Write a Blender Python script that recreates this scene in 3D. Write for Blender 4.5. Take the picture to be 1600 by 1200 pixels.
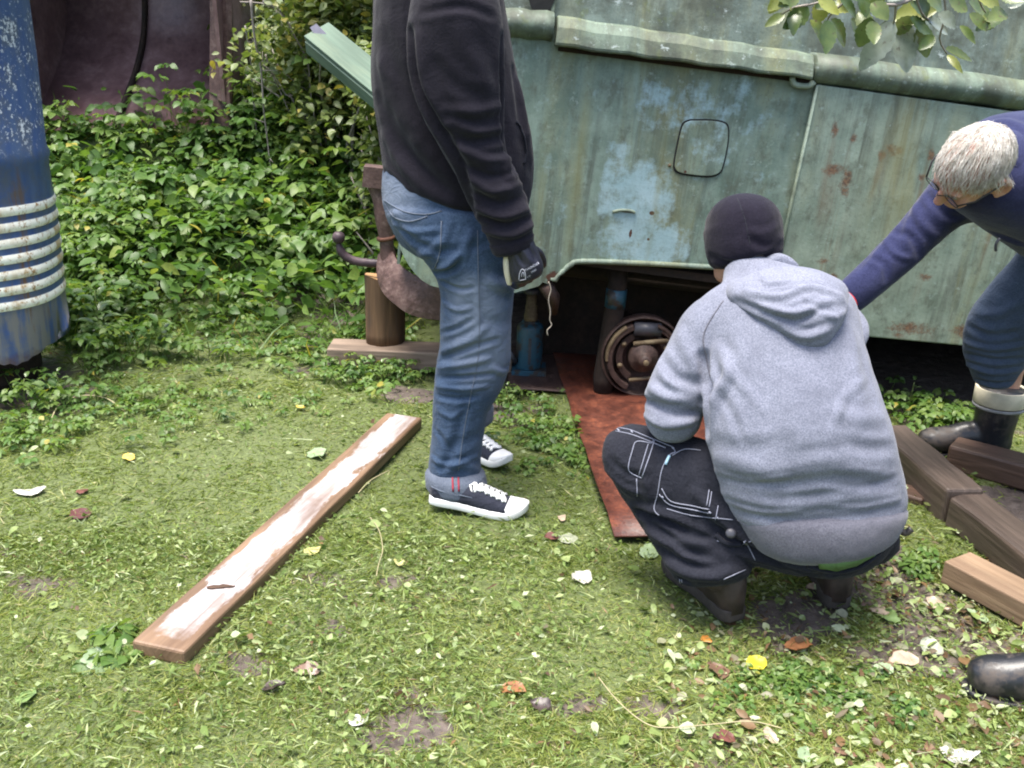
import bpy, bmesh, math, random
import numpy as np
from mathutils import Vector, Matrix, noise as mnoise
from mathutils.bvhtree import BVHTree
for o in list(bpy.data.objects): bpy.data.objects.remove(o)
scene = bpy.context.scene
COL = scene.collection
rad = math.radians
rng = np.random.default_rng(11)
random.seed(5)

# ------------------------------------------------------------------ camera
CAM = np.array([0.0, 0.0, 1.45]); FPX = 1537.0
PITCH, ROLL = rad(20.0), rad(2.0)
_f = np.array([0, math.cos(PITCH), -math.sin(PITCH)])
_r0 = np.array([1.0, 0, 0]); _u0 = np.array([0, math.sin(PITCH), math.cos(PITCH)])
_r = math.cos(ROLL)*_r0 + math.sin(ROLL)*_u0
_u = -math.sin(ROLL)*_r0 + math.cos(ROLL)*_u0
cd = bpy.data.cameras.new('camera'); cam = bpy.data.objects.new('camera', cd); COL.objects.link(cam)
cd.sensor_width = 36.0; cd.lens = 36.0*FPX/1600.0; cd.clip_start = 0.02; cd.clip_end = 500
m = Matrix.Identity(4)
for i in range(3):
    m[i][0] = _r[i]; m[i][1] = _u[i]; m[i][2] = -_f[i]; m[i][3] = CAM[i]
cam.matrix_world = m
scene.camera = cam

# ------------------------------------------------------------------ sky, sun, exposure
SUN_EL, SUN_AZ = rad(78), rad(235)          # azimuth clockwise from +Y
w = bpy.data.worlds.new('World'); scene.world = w; w.use_nodes = True
wn = w.node_tree.nodes; wl = w.node_tree.links
sky = wn.new('ShaderNodeTexSky'); sky.sky_type = 'NISHITA'; sky.sun_disc = False
sky.sun_elevation = SUN_EL; sky.sun_rotation = SUN_AZ
sky.air_density = 1.0; sky.dust_density = 4.0; sky.ozone_density = 1.0
wl.new(sky.outputs[0], wn['Background'].inputs[0]); wn['Background'].inputs[1].default_value = 0.078
sd = bpy.data.lights.new('sun', 'SUN'); sd.energy = 1.5; sd.angle = rad(32); sd.color = (1.0, 0.96, 0.88)
so = bpy.data.objects.new('sun', sd); COL.objects.link(so)
sdir = Vector((math.sin(SUN_AZ)*math.cos(SUN_EL), math.cos(SUN_AZ)*math.cos(SUN_EL), math.sin(SUN_EL)))
so.rotation_euler = sdir.to_track_quat('Z', 'Y').to_euler()
so.location = (0, 0, 6)
scene.view_settings.view_transform = 'Standard'; scene.view_settings.look = 'None'
scene.view_settings.gamma = 1.0; scene.view_settings.use_curve_mapping = False
scene.view_settings.exposure = 2.5
scene.cycles.filter_width = 2.0; scene.cycles.use_light_tree = False; scene.cycles.caustics_reflective = False; scene.cycles.caustics_refractive = False; scene.cycles.max_bounces = 5; scene.cycles.diffuse_bounces = 2; scene.cycles.glossy_bounces = 3; scene.cycles.transmission_bounces = 4

# ------------------------------------------------------------------ measuring helpers (photo pixel -> place in the world)
def ray(u, v):
    return _f + _r*((u-800)/FPX) - _u*((v-600)/FPX)
def atY(u, v, Y):
    d = ray(u, v); return CAM + d*(Y/d[1])
def atZ(u, v, z=0.0):
    d = ray(u, v); return CAM + d*((z-CAM[2])/d[2])
def px(p):
    q = np.asarray(p, float) - CAM; z = q @ _f
    return 800 + FPX*(q @ _r)/z, 600 - FPX*(q @ _u)/z
def nrm(a):
    a = np.asarray(a, float); return a/max(1e-9, np.linalg.norm(a))
def ss(a, b, x):
    t = np.clip((x-a)/(b-a), 0, 1); return t*t*(3-2*t)

# ------------------------------------------------------------------ material DSL
class NT:
    def __init__(s, name):
        s.m = bpy.data.materials.new(name); s.m.use_nodes = True
        s.t = s.m.node_tree; s.n = s.t.nodes; s.l = s.t.links
        s.p = s.n['Principled BSDF']; s.out = s.n['Material Output']
    def put(s, sock, v):
        if v is None: return
        if isinstance(v, bpy.types.NodeSocket): s.l.new(v, sock)
        elif isinstance(v, (tuple, list)) and sock.type == 'RGBA': sock.default_value = (*v[:3], 1)
        else: sock.default_value = v
    def coord(s, kind='Object'):
        if kind.startswith('uv:'):
            n = s.n.new('ShaderNodeUVMap'); n.uv_map = kind[3:]; return n.outputs[0]
        return s.n.new('ShaderNodeTexCoord').outputs[kind]
    def attr(s, name, out='Fac'):
        n = s.n.new('ShaderNodeAttribute'); n.attribute_name = name; return n.outputs[out]
    def mapv(s, vec, scale=(1, 1, 1), loc=(0, 0, 0), rot=(0, 0, 0)):
        n = s.n.new('ShaderNodeMapping'); s.l.new(vec, n.inputs[0])
        n.inputs['Location'].default_value = loc; n.inputs['Rotation'].default_value = rot; n.inputs['Scale'].default_value = scale
        return n.outputs[0]
    def noise(s, vec, scale=5, detail=4, rough=0.55, dist=0.0, out=0):
        n = s.n.new('ShaderNodeTexNoise'); s.put(n.inputs['Vector'], vec)
        n.inputs['Scale'].default_value = scale; n.inputs['Detail'].default_value = detail
        n.inputs['Roughness'].default_value = rough; n.inputs['Distortion'].default_value = dist
        return n.outputs[out]
    def vor(s, vec, scale=5, out=0, feature='F1'):
        n = s.n.new('ShaderNodeTexVoronoi'); n.feature = feature; s.put(n.inputs['Vector'], vec); n.inputs['Scale'].default_value = scale
        return n.outputs[out]
    def wave(s, vec, scale=5, dist=2, detail=2, dscale=1, rough=.5):
        n = s.n.new('ShaderNodeTexWave'); s.put(n.inputs['Vector'], vec)
        n.inputs['Scale'].default_value = scale; n.inputs['Distortion'].default_value = dist
        n.inputs['Detail'].default_value = detail; n.inputs['Detail Scale'].default_value = dscale; n.inputs['Detail Roughness'].default_value = rough
        return n.outputs['Fac']
    def rng(s, v, a, b, c=0.0, d=1.0, smooth=False):
        n = s.n.new('ShaderNodeMapRange'); n.clamp = True
        if smooth: n.interpolation_type = 'SMOOTHSTEP'
        s.put(n.inputs[0], v)
        for i, x in enumerate((a, b, c, d)): n.inputs[1+i].default_value = x
        return n.outputs[0]
    def mix(s, f, a, b, mode='MIX'):
        n = s.n.new('ShaderNodeMix'); n.data_type = 'RGBA'; n.blend_type = mode
        s.put(n.inputs[0], f); s.put(n.inputs[6], a); s.put(n.inputs[7], b); return n.outputs[2]
    def math(s, op, a, b=None, clamp=False):
        n = s.n.new('ShaderNodeMath'); n.operation = op; n.use_clamp = clamp
        s.put(n.inputs[0], a)
        if b is not None: s.put(n.inputs[1], b)
        return n.outputs[0]
    def ramp(s, f, stops):
        n = s.n.new('ShaderNodeValToRGB'); s.put(n.inputs[0], f); e = n.color_ramp.elements
        while len(e) < len(stops): e.new(0.5)
        for el, (p, c) in zip(e, stops): el.position = p; el.color = (*c, 1)
        return n.outputs[0]
    def bump(s, h, strength=.3, dist=.01, prev=None):
        n = s.n.new('ShaderNodeBump'); s.put(n.inputs['Height'], h)
        n.inputs['Strength'].default_value = strength; n.inputs['Distance'].default_value = dist
        if prev is not None: s.l.new(prev, n.inputs['Normal'])
        return n.outputs[0]
    def blob(s, uv, cx, cy, rx, ry, soft=1.0):
        v = s.mapv(uv, (1/rx, 1/ry, 1), (-cx/rx, -cy/ry, 0))
        n = s.n.new('ShaderNodeVectorMath'); n.operation = 'LENGTH'; s.l.new(v, n.inputs[0])
        return s.rng(n.outputs['Value'], 1.0, max(0.0, 1.0-soft), smooth=True)
    def done(s, col=None, rough=.8, normal=None, metal=0.0, spec=None, sheen=None):
        s.put(s.p.inputs['Base Color'], col); s.put(s.p.inputs['Roughness'], rough); s.put(s.p.inputs['Metallic'], metal)
        if normal is not None: s.l.new(normal, s.p.inputs['Normal'])
        if spec is not None: s.put(s.p.inputs['Specular IOR Level'], spec)
        if sheen: s.p.inputs['Sheen Weight'].default_value = sheen; s.p.inputs['Sheen Roughness'].default_value = .5
        return s.m

# ------------------------------------------------------------------ object helpers
def rootloc(o):
    v = np.zeros(3)
    while o is not None:
        v = v + np.array(o.location); o = o.parent
    return v
def tag(o, label, cat, group=None, kind=None):
    if label: o['label'] = label
    if cat: o['category'] = cat
    if group: o['group'] = group
    if kind: o['kind'] = kind
    return o
def thing(name, label, cat, loc, group=None):
    o = bpy.data.objects.new(name, None); COL.objects.link(o); o.location = tuple(float(x) for x in loc); o.empty_display_size = .05
    return tag(o, label, cat, group)
def mkmesh(name, V, F, mat=None, smooth=True):
    me = bpy.data.meshes.new(name)
    me.from_pydata([tuple(map(float, v)) for v in V], [], [tuple(int(i) for i in f) for f in F]); me.update()
    if smooth: me.polygons.foreach_set('use_smooth', np.ones(len(me.polygons), bool))
    if mat: me.materials.append(mat)
    return me
def part(name, V, F, mat, parent, smooth=True, fixn=True):
    """a mesh whose vertices are given in world coordinates, hung under parent"""
    L = rootloc(parent)
    me = mkmesh(name, np.asarray(V, float)-L, F, mat, smooth)
    if fixn: fix_normals(me)
    o = bpy.data.objects.new(name, me); COL.objects.link(o); o.parent = parent
    return o
def solo(name, V, F, mat, loc, label, cat, group=None, kind=None, smooth=True, fixn=True):
    V = np.asarray(V, float); loc = np.asarray(loc, float)
    me = mkmesh(name, V-loc, F, mat, smooth)
    if fixn: fix_normals(me)
    o = bpy.data.objects.new(name, me); COL.objects.link(o); o.location = tuple(map(float, loc))
    return tag(o, label, cat, group, kind)
def meshpart(name, me, parent, mat=None):
    L = rootloc(parent); me.transform(Matrix.Translation(-Vector(tuple(L))))
    if mat: me.materials.clear(); me.materials.append(mat)
    me.name = name
    o = bpy.data.objects.new(name, me); COL.objects.link(o); o.parent = parent; return o
def fix_normals(me):
    bm = bmesh.new(); bm.from_mesh(me); bmesh.ops.recalc_face_normals(bm, faces=bm.faces); bm.to_mesh(me); bm.free()
def bevelled(o, wdt=.004, seg=2, ang=40):
    b = o.modifiers.new('bevel', 'BEVEL'); b.width = wdt; b.segments = seg; b.limit_method = 'ANGLE'; b.angle_limit = rad(ang)
    return o
def uvplane(o, fn):
    """store wall coordinates (metres along the side, metres up) as a UV layer"""
    me = o.data; uv = me.uv_layers.new(name='st'); L = rootloc(o)
    co = np.array([v.co for v in me.vertices]) + L
    st = np.array([fn(c) for c in co])
    for lp in me.loops: uv.data[lp.index].uv = st[lp.vertex_index]

class MB:
    def __init__(s): s.V = []; s.F = []
    def add(s, V, F):
        b = len(s.V); s.V += [np.asarray(v, float) for v in V]; s.F += [tuple(i+b for i in f) for f in F]; return s
    def box(s, c, ax, ay, az):
        c, ax, ay, az = (np.asarray(k, float) for k in (c, ax, ay, az))
        V = [c+i*ax+j*ay+k*az for i in (-1, 1) for j in (-1, 1) for k in (-1, 1)]
        return s.add(V, [(0, 1, 3, 2), (4, 6, 7, 5), (0, 4, 5, 1), (2, 3, 7, 6), (0, 2, 6, 4), (1, 5, 7, 3)])
    def tube(s, pts, rs, n=10, caps=True):
        pts = [np.asarray(p, float) for p in pts]
        if not hasattr(rs, '__len__'): rs = [rs]*len(pts)
        V = []; prev = None
        for i, p in enumerate(pts):
            t = nrm(pts[min(i+1, len(pts)-1)]-pts[max(i-1, 0)])
            if prev is None:
                a = np.cross(t, (0, 0, 1)) if abs(t[2]) < .9 else np.cross(t, (1, 0, 0))
            else: a = prev - t*(prev@t)
            a = nrm(a); b = np.cross(t, a); prev = a
            V += [p + rs[i]*(a*math.cos(k*2*math.pi/n)+b*math.sin(k*2*math.pi/n)) for k in range(n)]
        F = [(i*n+k, i*n+(k+1) % n, (i+1)*n+(k+1) % n, (i+1)*n+k) for i in range(len(pts)-1) for k in range(n)]
        if caps: F += [tuple(range(n)), tuple((len(pts)-1)*n+k for k in range(n))]
        return s.add(V, F)
    def lathe(s, prof, c, ax, ref=None, n=32, arc=None, caps=True):
        """profile of (radius, height) turned about axis ax through c"""
        c = np.asarray(c, float); ax = nrm(ax)
        a = nrm(np.cross(ax, ref if ref is not None else ((0, 0, 1) if abs(ax[2]) < .9 else (1, 0, 0)))); b = np.cross(ax, a)
        full = arc is None; a0, a1 = arc if arc else (0, 2*math.pi)
        m_ = n if full else n+1
        V = [c+ax*h+r*(a*math.cos(a0+(a1-a0)*k/n)+b*math.sin(a0+(a1-a0)*k/n)) for r, h in prof for k in range(m_)]
        F = []
        for i in range(len(prof)-1):
            for k in range(n):
                k2 = (k+1) % m_
                F.append((i*m_+k, i*m_+k2, (i+1)*m_+k2, (i+1)*m_+k))
        if caps and full: F += [tuple(range(m_)), tuple((len(prof)-1)*m_+k for k in range(m_))]
        return s.add(V, F)
    def prism(s, pts, d):
        """flat outline (list of points) swept by vector d"""
        n = len(pts); d = np.asarray(d, float); P = [np.asarray(p, float) for p in pts]
        return s.add(P+[p+d for p in P], [tuple(range(n)), tuple(range(2*n-1, n-1, -1))]+[(i, (i+1) % n, n+(i+1) % n, n+i) for i in range(n)])
    def sweep(s, prof, A, B, ax, ay):
        """closed profile (x,y) in axes ax, ay swept from A to B"""
        A, B, ax, ay = (np.asarray(k, float) for k in (A, B, ax, ay)); n = len(prof)
        V = [A+x*ax+y*ay for x, y in prof]+[B+x*ax+y*ay for x, y in prof]
        return s.add(V, [tuple(range(n)), tuple(range(2*n-1, n-1, -1))]+[(i, (i+1) % n, n+(i+1) % n, n+i) for i in range(n)])
    def part(s, name, mat, parent, smooth=False): return part(name, s.V, s.F, mat, parent, smooth)
    def solo(s, name, mat, loc, label, cat, **k): return solo(name, s.V, s.F, mat, loc, label, cat, **k)

def catmull(P, sub):
    P = np.asarray(P, float); out = []
    for i in range(len(P)-1):
        p0, p1, p2, p3 = P[max(i-1, 0)], P[i], P[i+1], P[min(i+2, len(P)-1)]
        for k in range(sub):
            t = k/sub
            out.append(.5*((2*p1)+(-p0+p2)*t+(2*p0-5*p1+4*p2-p3)*t*t+(-p0+3*p1-3*p2+p3)*t**3))
    out.append(P[-1]); return np.array(out)

# ------------------------------------------------------------------ terrain
def hill(x, y):
    x = np.asarray(x, float); y = np.asarray(y, float)
    b = (.42*ss(4.55, 5.85, y)+.34*ss(5.8, 6.2, y))*ss(-.25, -1.0, x) + .9*ss(6.2, 9.5, y)*ss(0.2, -1.2, x)
    n = .012*np.sin(3.1*x+1.3*y)+.010*np.sin(5.3*y-2.2*x+1)+.006*np.sin(9.7*x+4.1*y+2)
    return b + n*ss(1.0, 2.2, np.hypot(x, y))
def vn(x, y, f, seed=0):
    """smooth value noise 0..1, two octaves"""
    x = np.asarray(x, float); y = np.asarray(y, float); out = 0
    for o, (ff, a) in enumerate(((f, .65), (f*2.3, .35))):
        X = x*ff+seed*7.3+o*13.7+500; Y = y*ff+seed*3.1+o*5.9+500; i = np.floor(X).astype(np.int64); j = np.floor(Y).astype(np.int64); u = X-i; v = Y-j; u = u*u*(3-2*u); v = v*v*(3-2*v)
        h = lambda a_, b_: (np.abs(np.sin(a_*127.1+b_*311.7+seed*17.0)*43758.5453) % 1.0)
        out = out+a*((h(i, j)*(1-u)+h(i+1, j)*u)*(1-v)+(h(i, j+1)*(1-u)+h(i+1, j+1)*u)*v)
    return out
def g(x, y): return float(hill(x, y))
def atG(u, v, dz=0.0):
    p = atZ(u, v, 0)
    for _ in range(12): p = atZ(u, v, g(p[0], p[1])+dz)
    return p
# ================================================================== materials
def M_ground():
    s = NT('mud_and_moss'); c = s.coord('Object')
    n1 = s.noise(c, 3.2, 6, .6); n2 = s.noise(c, 22, 6, .65); n3 = s.noise(c, 120, 4, .6)
    mud = s.ramp(n2, [(.3, (.045, .034, .028)), (.55, (.105, .082, .070)), (.75, (.17, .14, .12))])
    moss = s.ramp(n3, [(.3, (.042, .058, .016)), (.6, (.105, .135, .040)), (.8, (.19, .205, .075))])
    grn = s.attr('green')
    f = s.rng(s.math('ADD', grn, s.math('MULTIPLY', s.math('SUBTRACT', n2, .5), .9)), .35, .6)
    col = s.mix(f, mud, moss)
    col = s.mix(s.rng(s.noise(c, 60, 3, .6), .62, .74), col, (.14, .10, .06))
    b = s.bump(n2, .8, .02); b = s.bump(n3, .7, .006, b)
    return s.done(col, s.rng(n1, .35, .65, .55, .9), b)
def M_wood(name, dark, light, wet=None, scale=1.0, axis=0, rough=.75, dirt=(.05, .035, .025)):
    """long grain along local x (object coords of an unrotated board)"""
    s = NT(name); c = s.coord('uv:grain')
    st = s.mapv(c, (3*scale, 60*scale, 60*scale))
    n = s.noise(st, 1.0, 6, .62, .4); n2 = s.noise(s.mapv(c, (1.2, 6, 6)), 1.6, 5, .6)
    w = s.wave(s.mapv(c, (.5, 14*scale, 14*scale)), 1.3, 5, 3, 1.5)
    col = s.mix(s.rng(n, .3, .7), dark, light)
    col = s.mix(s.math('MULTIPLY', w, .45), col, tuple(.55*x for x in dark))
    col = s.mix(s.rng(n2, .52, .72), col, dirt)
    r = rough
    if wet is not None:
        e = wet(s, c, n, n2)
        col = s.mix(e[0], col, e[1]); r = s.mix(e[0], (rough,)*3, (e[2],)*3)
    b = s.bump(n, .5, .004); b = s.bump(s.noise(st, 3, 3), .25, .002, b)
    return s.done(col, r, b)
def grain_uv(o, A, ax, ay, az):
    """UV layer 'grain': metres along, across (wraps round the side faces)"""
    me = o.data; uv = me.uv_layers.new(name='grain'); L = rootloc(o)
    for p in me.polygons:
        for li in p.loop_indices:
            q = np.array(me.vertices[me.loops[li].vertex_index].co)+L-A
            uv.data[li].uv = (q@ax, q@ay - math.copysign(1.0, q@ay)*(q@az))
def M_rust(name, a=(.055, .026, .020), b=(.14, .06, .036), c_=(.25, .10, .045), rough=.75, scale=1.0, spec=.3):
    s = NT(name); c = s.coord('Object'); n = s.noise(c, 9*scale, 8, .65); n2 = s.noise(c, 45*scale, 5, .6)
    col = s.ramp(s.math('ADD', s.math('MULTIPLY', n, .65), s.math('MULTIPLY', n2, .35)), [(.33, a), (.52, b), (.68, c_)])
    bm_ = s.bump(n2, .5, .004)
    return s.done(col, s.rng(n, .3, .7, rough-.15, rough+.1), bm_, spec=spec)
def M_plain(name, col, rough=.7, nscale=40, var=.25, metal=0.0, bump=.2, spec=None, sheen=None, bd=.002):
    s = NT(name); c = s.coord('Object'); n = s.noise(c, nscale, 5, .6)
    n0 = s.noise(c, nscale*.12, 4, .6)
    lo = tuple(x*(1-var) for x in col); hi = tuple(min(1, x*(1+var)) for x in col)
    k = s.mix(s.rng(n, .3, .7), lo, hi); k = s.mix(s.rng(n0, .35, .7, 0, .5), k, tuple(x*(1-var) for x in col))
    return s.done(k, rough, s.bump(n, bump, bd) if bump else None, metal, spec, sheen)
def M_leaf(name, stops, rough=.35, trans=.35, spec=.5):
    s = NT(name); r = s.attr('rnd'); c = s.coord('Object')
    col = s.ramp(r, stops); col = s.mix(s.rng(s.noise(c, 70, 3), .35, .7, 0, .35), col, (.02, .04, .008))
    s.done(col, rough, spec=spec)
    tr = s.n.new('ShaderNodeBsdfTranslucent'); tc = s.mix(1.0, col, (1.35, 1.35, .7), 'MULTIPLY'); s.l.new(tc, tr.inputs[0])
    mx = s.n.new('ShaderNodeMixShader'); mx.inputs[0].default_value = trans
    s.l.new(s.p.outputs[0], mx.inputs[1]); s.l.new(tr.outputs[0], mx.inputs[2]); s.l.new(mx.outputs[0], s.out.inputs[0])
    return s.m
GRN = [(0, (.030, .062, .012)), (.35, (.060, .115, .022)), (.65, (.105, .165, .032)), (.9, (.17, .22, .05)), (1, (.26, .25, .08))]
MAT = {}
MAT['ground'] = M_ground()
MAT['grass'] = M_leaf('grass_blade', [(0, (.075, .105, .018)), (.35, (.165, .22, .042)), (.7, (.28, .32, .085)), (.93, (.40, .40, .16)), (1, (.55, .50, .30))], .5, .4, .3)
MAT['clip'] = M_leaf('clipped_greens', [(0, (.07, .12, .022)), (.35, (.16, .23, .055)), (.65, (.29, .36, .13)), (.88, (.45, .50, .32)), (.94, (.11, .06, .04)), (1, (.22, .13, .06))], .45, .3, .4)
MAT['leaf'] = M_leaf('leaf_green', [(0, (.036, .085, .016)), (.3, (.070, .150, .030)), (.6, (.115, .205, .045)), (.9, (.18, .26, .06)), (1, (.36, .32, .06))], .46, .4, .42)
MAT['shrub'] = M_leaf('shrub_leaf', [(0, (.045, .08, .018)), (.35, (.10, .15, .035)), (.65, (.18, .23, .075)), (.85, (.30, .35, .17)), (1, (.34, .29, .07))], .42, .4, .45)
MAT['stem'] = M_plain('green_stem', (.15, .19, .05), .6, 60, .3)
MAT['twig'] = M_plain('grey_twig', (.24, .21, .19), .85, 50, .4)
MAT['strawstem'] = M_plain('straw', (.34, .30, .17), .7, 60, .25)

def M_vehicle(kind):
    s = NT('weathered_green_paint_'+kind); c = s.coord('uv:st')
    big = s.noise(s.mapv(c, (1.5, .8, 1)), 1.7, 5, .6, .5); mid = s.noise(c, 8, 7, .66); mid2 = s.noise(s.mapv(c, (1, .6, 1), (9, 4, 0)), 17, 7, .68)
    streak = s.noise(s.mapv(c, (7, .75, 1)), 1, 6, .62, 1.1); streak2 = s.noise(s.mapv(c, (23, 1.0, 1), (3, 1, 0)), 1, 6, .66, .8)
    fine = s.noise(c, 85, 5, .68)
    if kind == 'lower': A, B = (.120, .172, .138), (.215, .288, .238)
    elif kind == 'right': A, B = (.165, .218, .172), (.255, .315, .250)
    elif kind == 'upper': A, B = (.095, .125, .105), (.18, .225, .195)
    else: A, B = (.075, .105, .078), (.165, .215, .165)
    t_ = s.math('ADD', s.math('MULTIPLY', streak, .38), s.math('MULTIPLY', mid, .62))
    col = s.mix(s.rng(t_, .40, .60), A, B)
    # grime: dark runs, black speckle and yellow-green algae
    col = s.mix(s.math('MULTIPLY', s.rng(streak2, .44, .64, 0, .85), s.rng(big, .38, .58)), col, (.060, .066, .052))
    col = s.mix(s.math('MULTIPLY', s.rng(s.noise(s.mapv(c, (5, .6, 1), (7, 2, 0)), 1, 6, .66, .8), .50, .66), s.rng(mid, .35, .6, .15, .7)), col, (.185, .185, .085))
    col = s.mix(s.rng(mid2, .51, .66, 0, .7), col, (.085, .097, .072))
    col = s.mix(s.rng(fine, .56, .72, 0, .5), col, (.065, .07, .058))
    col = s.mix(s.rng(s.noise(s.mapv(c, (1, 1, 1), (2, 7, 0)), 26, 8, .7), .58, .68, 0, .7), col, (.29, .365, .325))
    if kind == 'lower':
        U = wst
        edge = s.math('ADD', s.math('MULTIPLY', s.noise(c, 11, 10, .72), 1.7), s.math('MULTIPLY', s.noise(s.mapv(c, (34, 5, 1)), 1, 6, .66), .55))
        tot = None
        for (u, v, rx, ry, k, sf) in ((1000, 330, .17, .27, .52, .6), (962, 305, .10, .30, .42, .7), (1010, 380, .26, .13, .50, .6), (1085, 172, .40, .16, .26, .8), (1025, 150, .12, .10, .26, .8), (1110, 225, .22, .22, .16, .8), (1150, 150, .14, .16, .2, .8), (1175, 300, .12, .42, .10, .9), (845, 350, .12, .45, .10, .9), (1060, 380, .25, .10, .3, .9)):
            a, b = U(u, v); q = s.math('MULTIPLY', s.blob(c, a, b, rx, ry, sf), k)
            tot = q if tot is None else s.math('MAXIMUM', tot, q)
        f = s.rng(s.math('ADD', edge, tot), 1.30, 1.62)
        bl = s.mix(s.rng(mid, .3, .7), (.25, .375, .40), (.33, .45, .48)); bl = s.mix(s.rng(fine, .52, .72, 0, .5), bl, (.16, .21, .19)); bl = s.mix(s.rng(mid2, .5, .7, 0, .5), bl, (.19, .27, .24))
        col = s.mix(f, col, bl)
        nz_ = s.math('MULTIPLY', s.math('SUBTRACT', s.noise(c, 60, 6, .7), .5), 1.6)
        for (u, v, rx, ry) in ((1018, 333, .018, .014), (980, 331, .05, .006), (1013, 374, .010, .010), (1070, 268, .01, .01), (985, 365, .010, .03), (868, 436, .07, .05), (1000, 412, .12, .016), (930, 408, .03, .012)):
            a, b = U(u, v); q = s.math('ADD', s.blob(c, a, b, rx, ry, .8), nz_)
            col = s.mix(s.rng(q, .45, .68), col, (.075, .034, .022))
        for (u, rx) in ((850, .035), (905, .04), (1035, .02)):
            a, b = U(u, 250); q = s.math('MULTIPLY', s.blob(c, a, b, rx, .75, 1), s.rng(streak, .35, .6))
            col = s.mix(s.math('MULTIPLY', q, .55), col, (.20, .20, .085))
    if kind == 'right':
        U = wst
        nz_ = s.math('MULTIPLY', s.math('SUBTRACT', s.noise(c, 30, 9, .78), .5), 2.6); rc = s.mix(s.rng(s.noise(c, 90, 3), .4, .6), (.075, .032, .020), (.17, .075, .035)); rs_ = s.rng(streak2, .4, .62)
        for (u, v, rx, ry) in ((1298, 264, .08, .05), (1318, 285, .05, .11), (1392, 232, .085, .04), (1372, 242, .04, .05), (1282, 405, .05, .03), (1450, 240, .03, .05), (1330, 215, .03, .04), (1435, 275, .03, .04), (1500, 515, .11, .06), (1400, 520, .06, .03), (1300, 430, .04, .03), (1545, 455, .08, .05), (1560, 300, .06, .07), (1440, 430, .06, .03), (1420, 510, .2, .05), (1300, 200, .03, .06)):
            a, b = U(u, v); q = s.math('ADD', s.blob(c, a, b, rx, ry, 1), nz_)
            col = s.mix(s.rng(q, .46, .95, 0, .85), col, rc)
            run = s.math('MULTIPLY', s.blob(c, a, b-ry*2.2, rx*.9, ry*3.2, 1), rs_)
            col = s.mix(s.math('MULTIPLY', run, .45), col, (.20, .125, .07))
        a, b = U(1425, 250); col = s.mix(s.math('MULTIPLY', s.blob(c, a, b, .28, .6, 1), s.rng(streak, .4, .62, 0, .7)), col, (.225, .215, .095))
    if kind in ('belt', 'upper'):
        col = s.mix(s.rng(s.noise(c, 5, 7, .68), .46, .62, 0, .8), col, (.050, .056, .040))
        col = s.mix(s.rng(s.noise(s.mapv(c, (1, 1.6, 1), (4, 9, 0)), 12, 9, .74), .60, .66), col, (.33, .38, .36))
        col = s.mix(s.rng(s.noise(c, 9, 6, .7), .60, .72, 0, .7), col, (.10, .125, .035))
    b = s.bump(mid, .3, .010); b = s.bump(fine, .4, .0022, b); b = s.bump(s.noise(c, 2.2, 2, .5), .5, .03, b)
    return s.done(col, s.rng(mid, .3, .7, .45, .75), b, spec=.35)
# ================================================================== the ground
def mudness(x, y):
    """1 = bare trodden mud, 0 = turf"""
    x = np.asarray(x, float); y = np.asarray(y, float); t = 0*x
    for (u, v, rx, ry, k) in MUD:
        p = atZ(u, v); t = np.maximum(t, k*np.clip(1.25-np.hypot((x-p[0])/rx, (y-p[1])/ry), 0, 1))
    t = np.maximum(t, .5*ss(.60, .76, vn(x, y, 2.1, 11))*ss(2.9, 2.3, y)); t = np.maximum(t, .55*ss(.62, .72, vn(x, y, 2.6, 15))*ss(3.3, 3.8, y))
    t = np.maximum(t, ss(3.75, 4.1, y)*ss(-.45, -.1, x))
    n = vn(x, y, 9, 2)*.6+vn(x, y, 26, 4)*.4
    return np.clip(ss(.25, .75, t*.9+(n-.5)*1.1*(t > .02)), 0, 1)
MUD = [(1395, 905, .28, .34, 1), (1470, 1010, .40, .30, .85), (1260, 950, .25, .22, .9), (650, 615, .20, .16, 1), (780, 640, .3, .25, .8),
       (655, 1140, .14, .14, .85), (520, 985, .10, .10, .7), (420, 1000, .16, .07, .55), (1560, 800, .35, .5, .7), (1440, 640, .5, .4, .6),
       (450, 480, .35, .25, .75), (330, 520, .3, .25, .5), (980, 1130, .16, .10, .6), (1300, 1130, .3, .2, .4), (60, 610, .35, .35, .9), (520, 420, .4, .25, .5)]
def build_ground():
    xs = np.concatenate([np.linspace(-14, -3, 14), np.linspace(-2.9, 3.2, 150), np.linspace(3.4, 14, 14)])
    ys = np.concatenate([np.linspace(-6, 1.0, 14), np.linspace(1.1, 6.8, 150), np.linspace(7.0, 16, 30), [22, 32, 50]])
    xs = np.concatenate([[-60, -30], xs, [30, 60]])
    X, Y = np.meshgrid(xs, ys); Z = hill(X, Y); md = mudness(X, Y)
    Z = Z - .012*md + .006*np.sin(23*X+11*np.sin(3*Y))*np.sin(19*Y)*md
    V = np.stack([X, Y, Z], -1).reshape(-1, 3); nx, ny = len(xs), len(ys)
    F = [(j*nx+i, j*nx+i+1, (j+1)*nx+i+1, (j+1)*nx+i) for j in range(ny-1) for i in range(nx-1)]
    me = mkmesh('ground', V, F, MAT['ground']); o = bpy.data.objects.new('ground', me); COL.objects.link(o)
    a = me.attributes.new('green', 'FLOAT', 'POINT'); a.data.foreach_set('value', (1-md).reshape(-1).astype(np.float32))
    o['kind'] = 'structure'; o['label'] = 'short mown turf with trodden mud patches'
build_ground()

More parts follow.
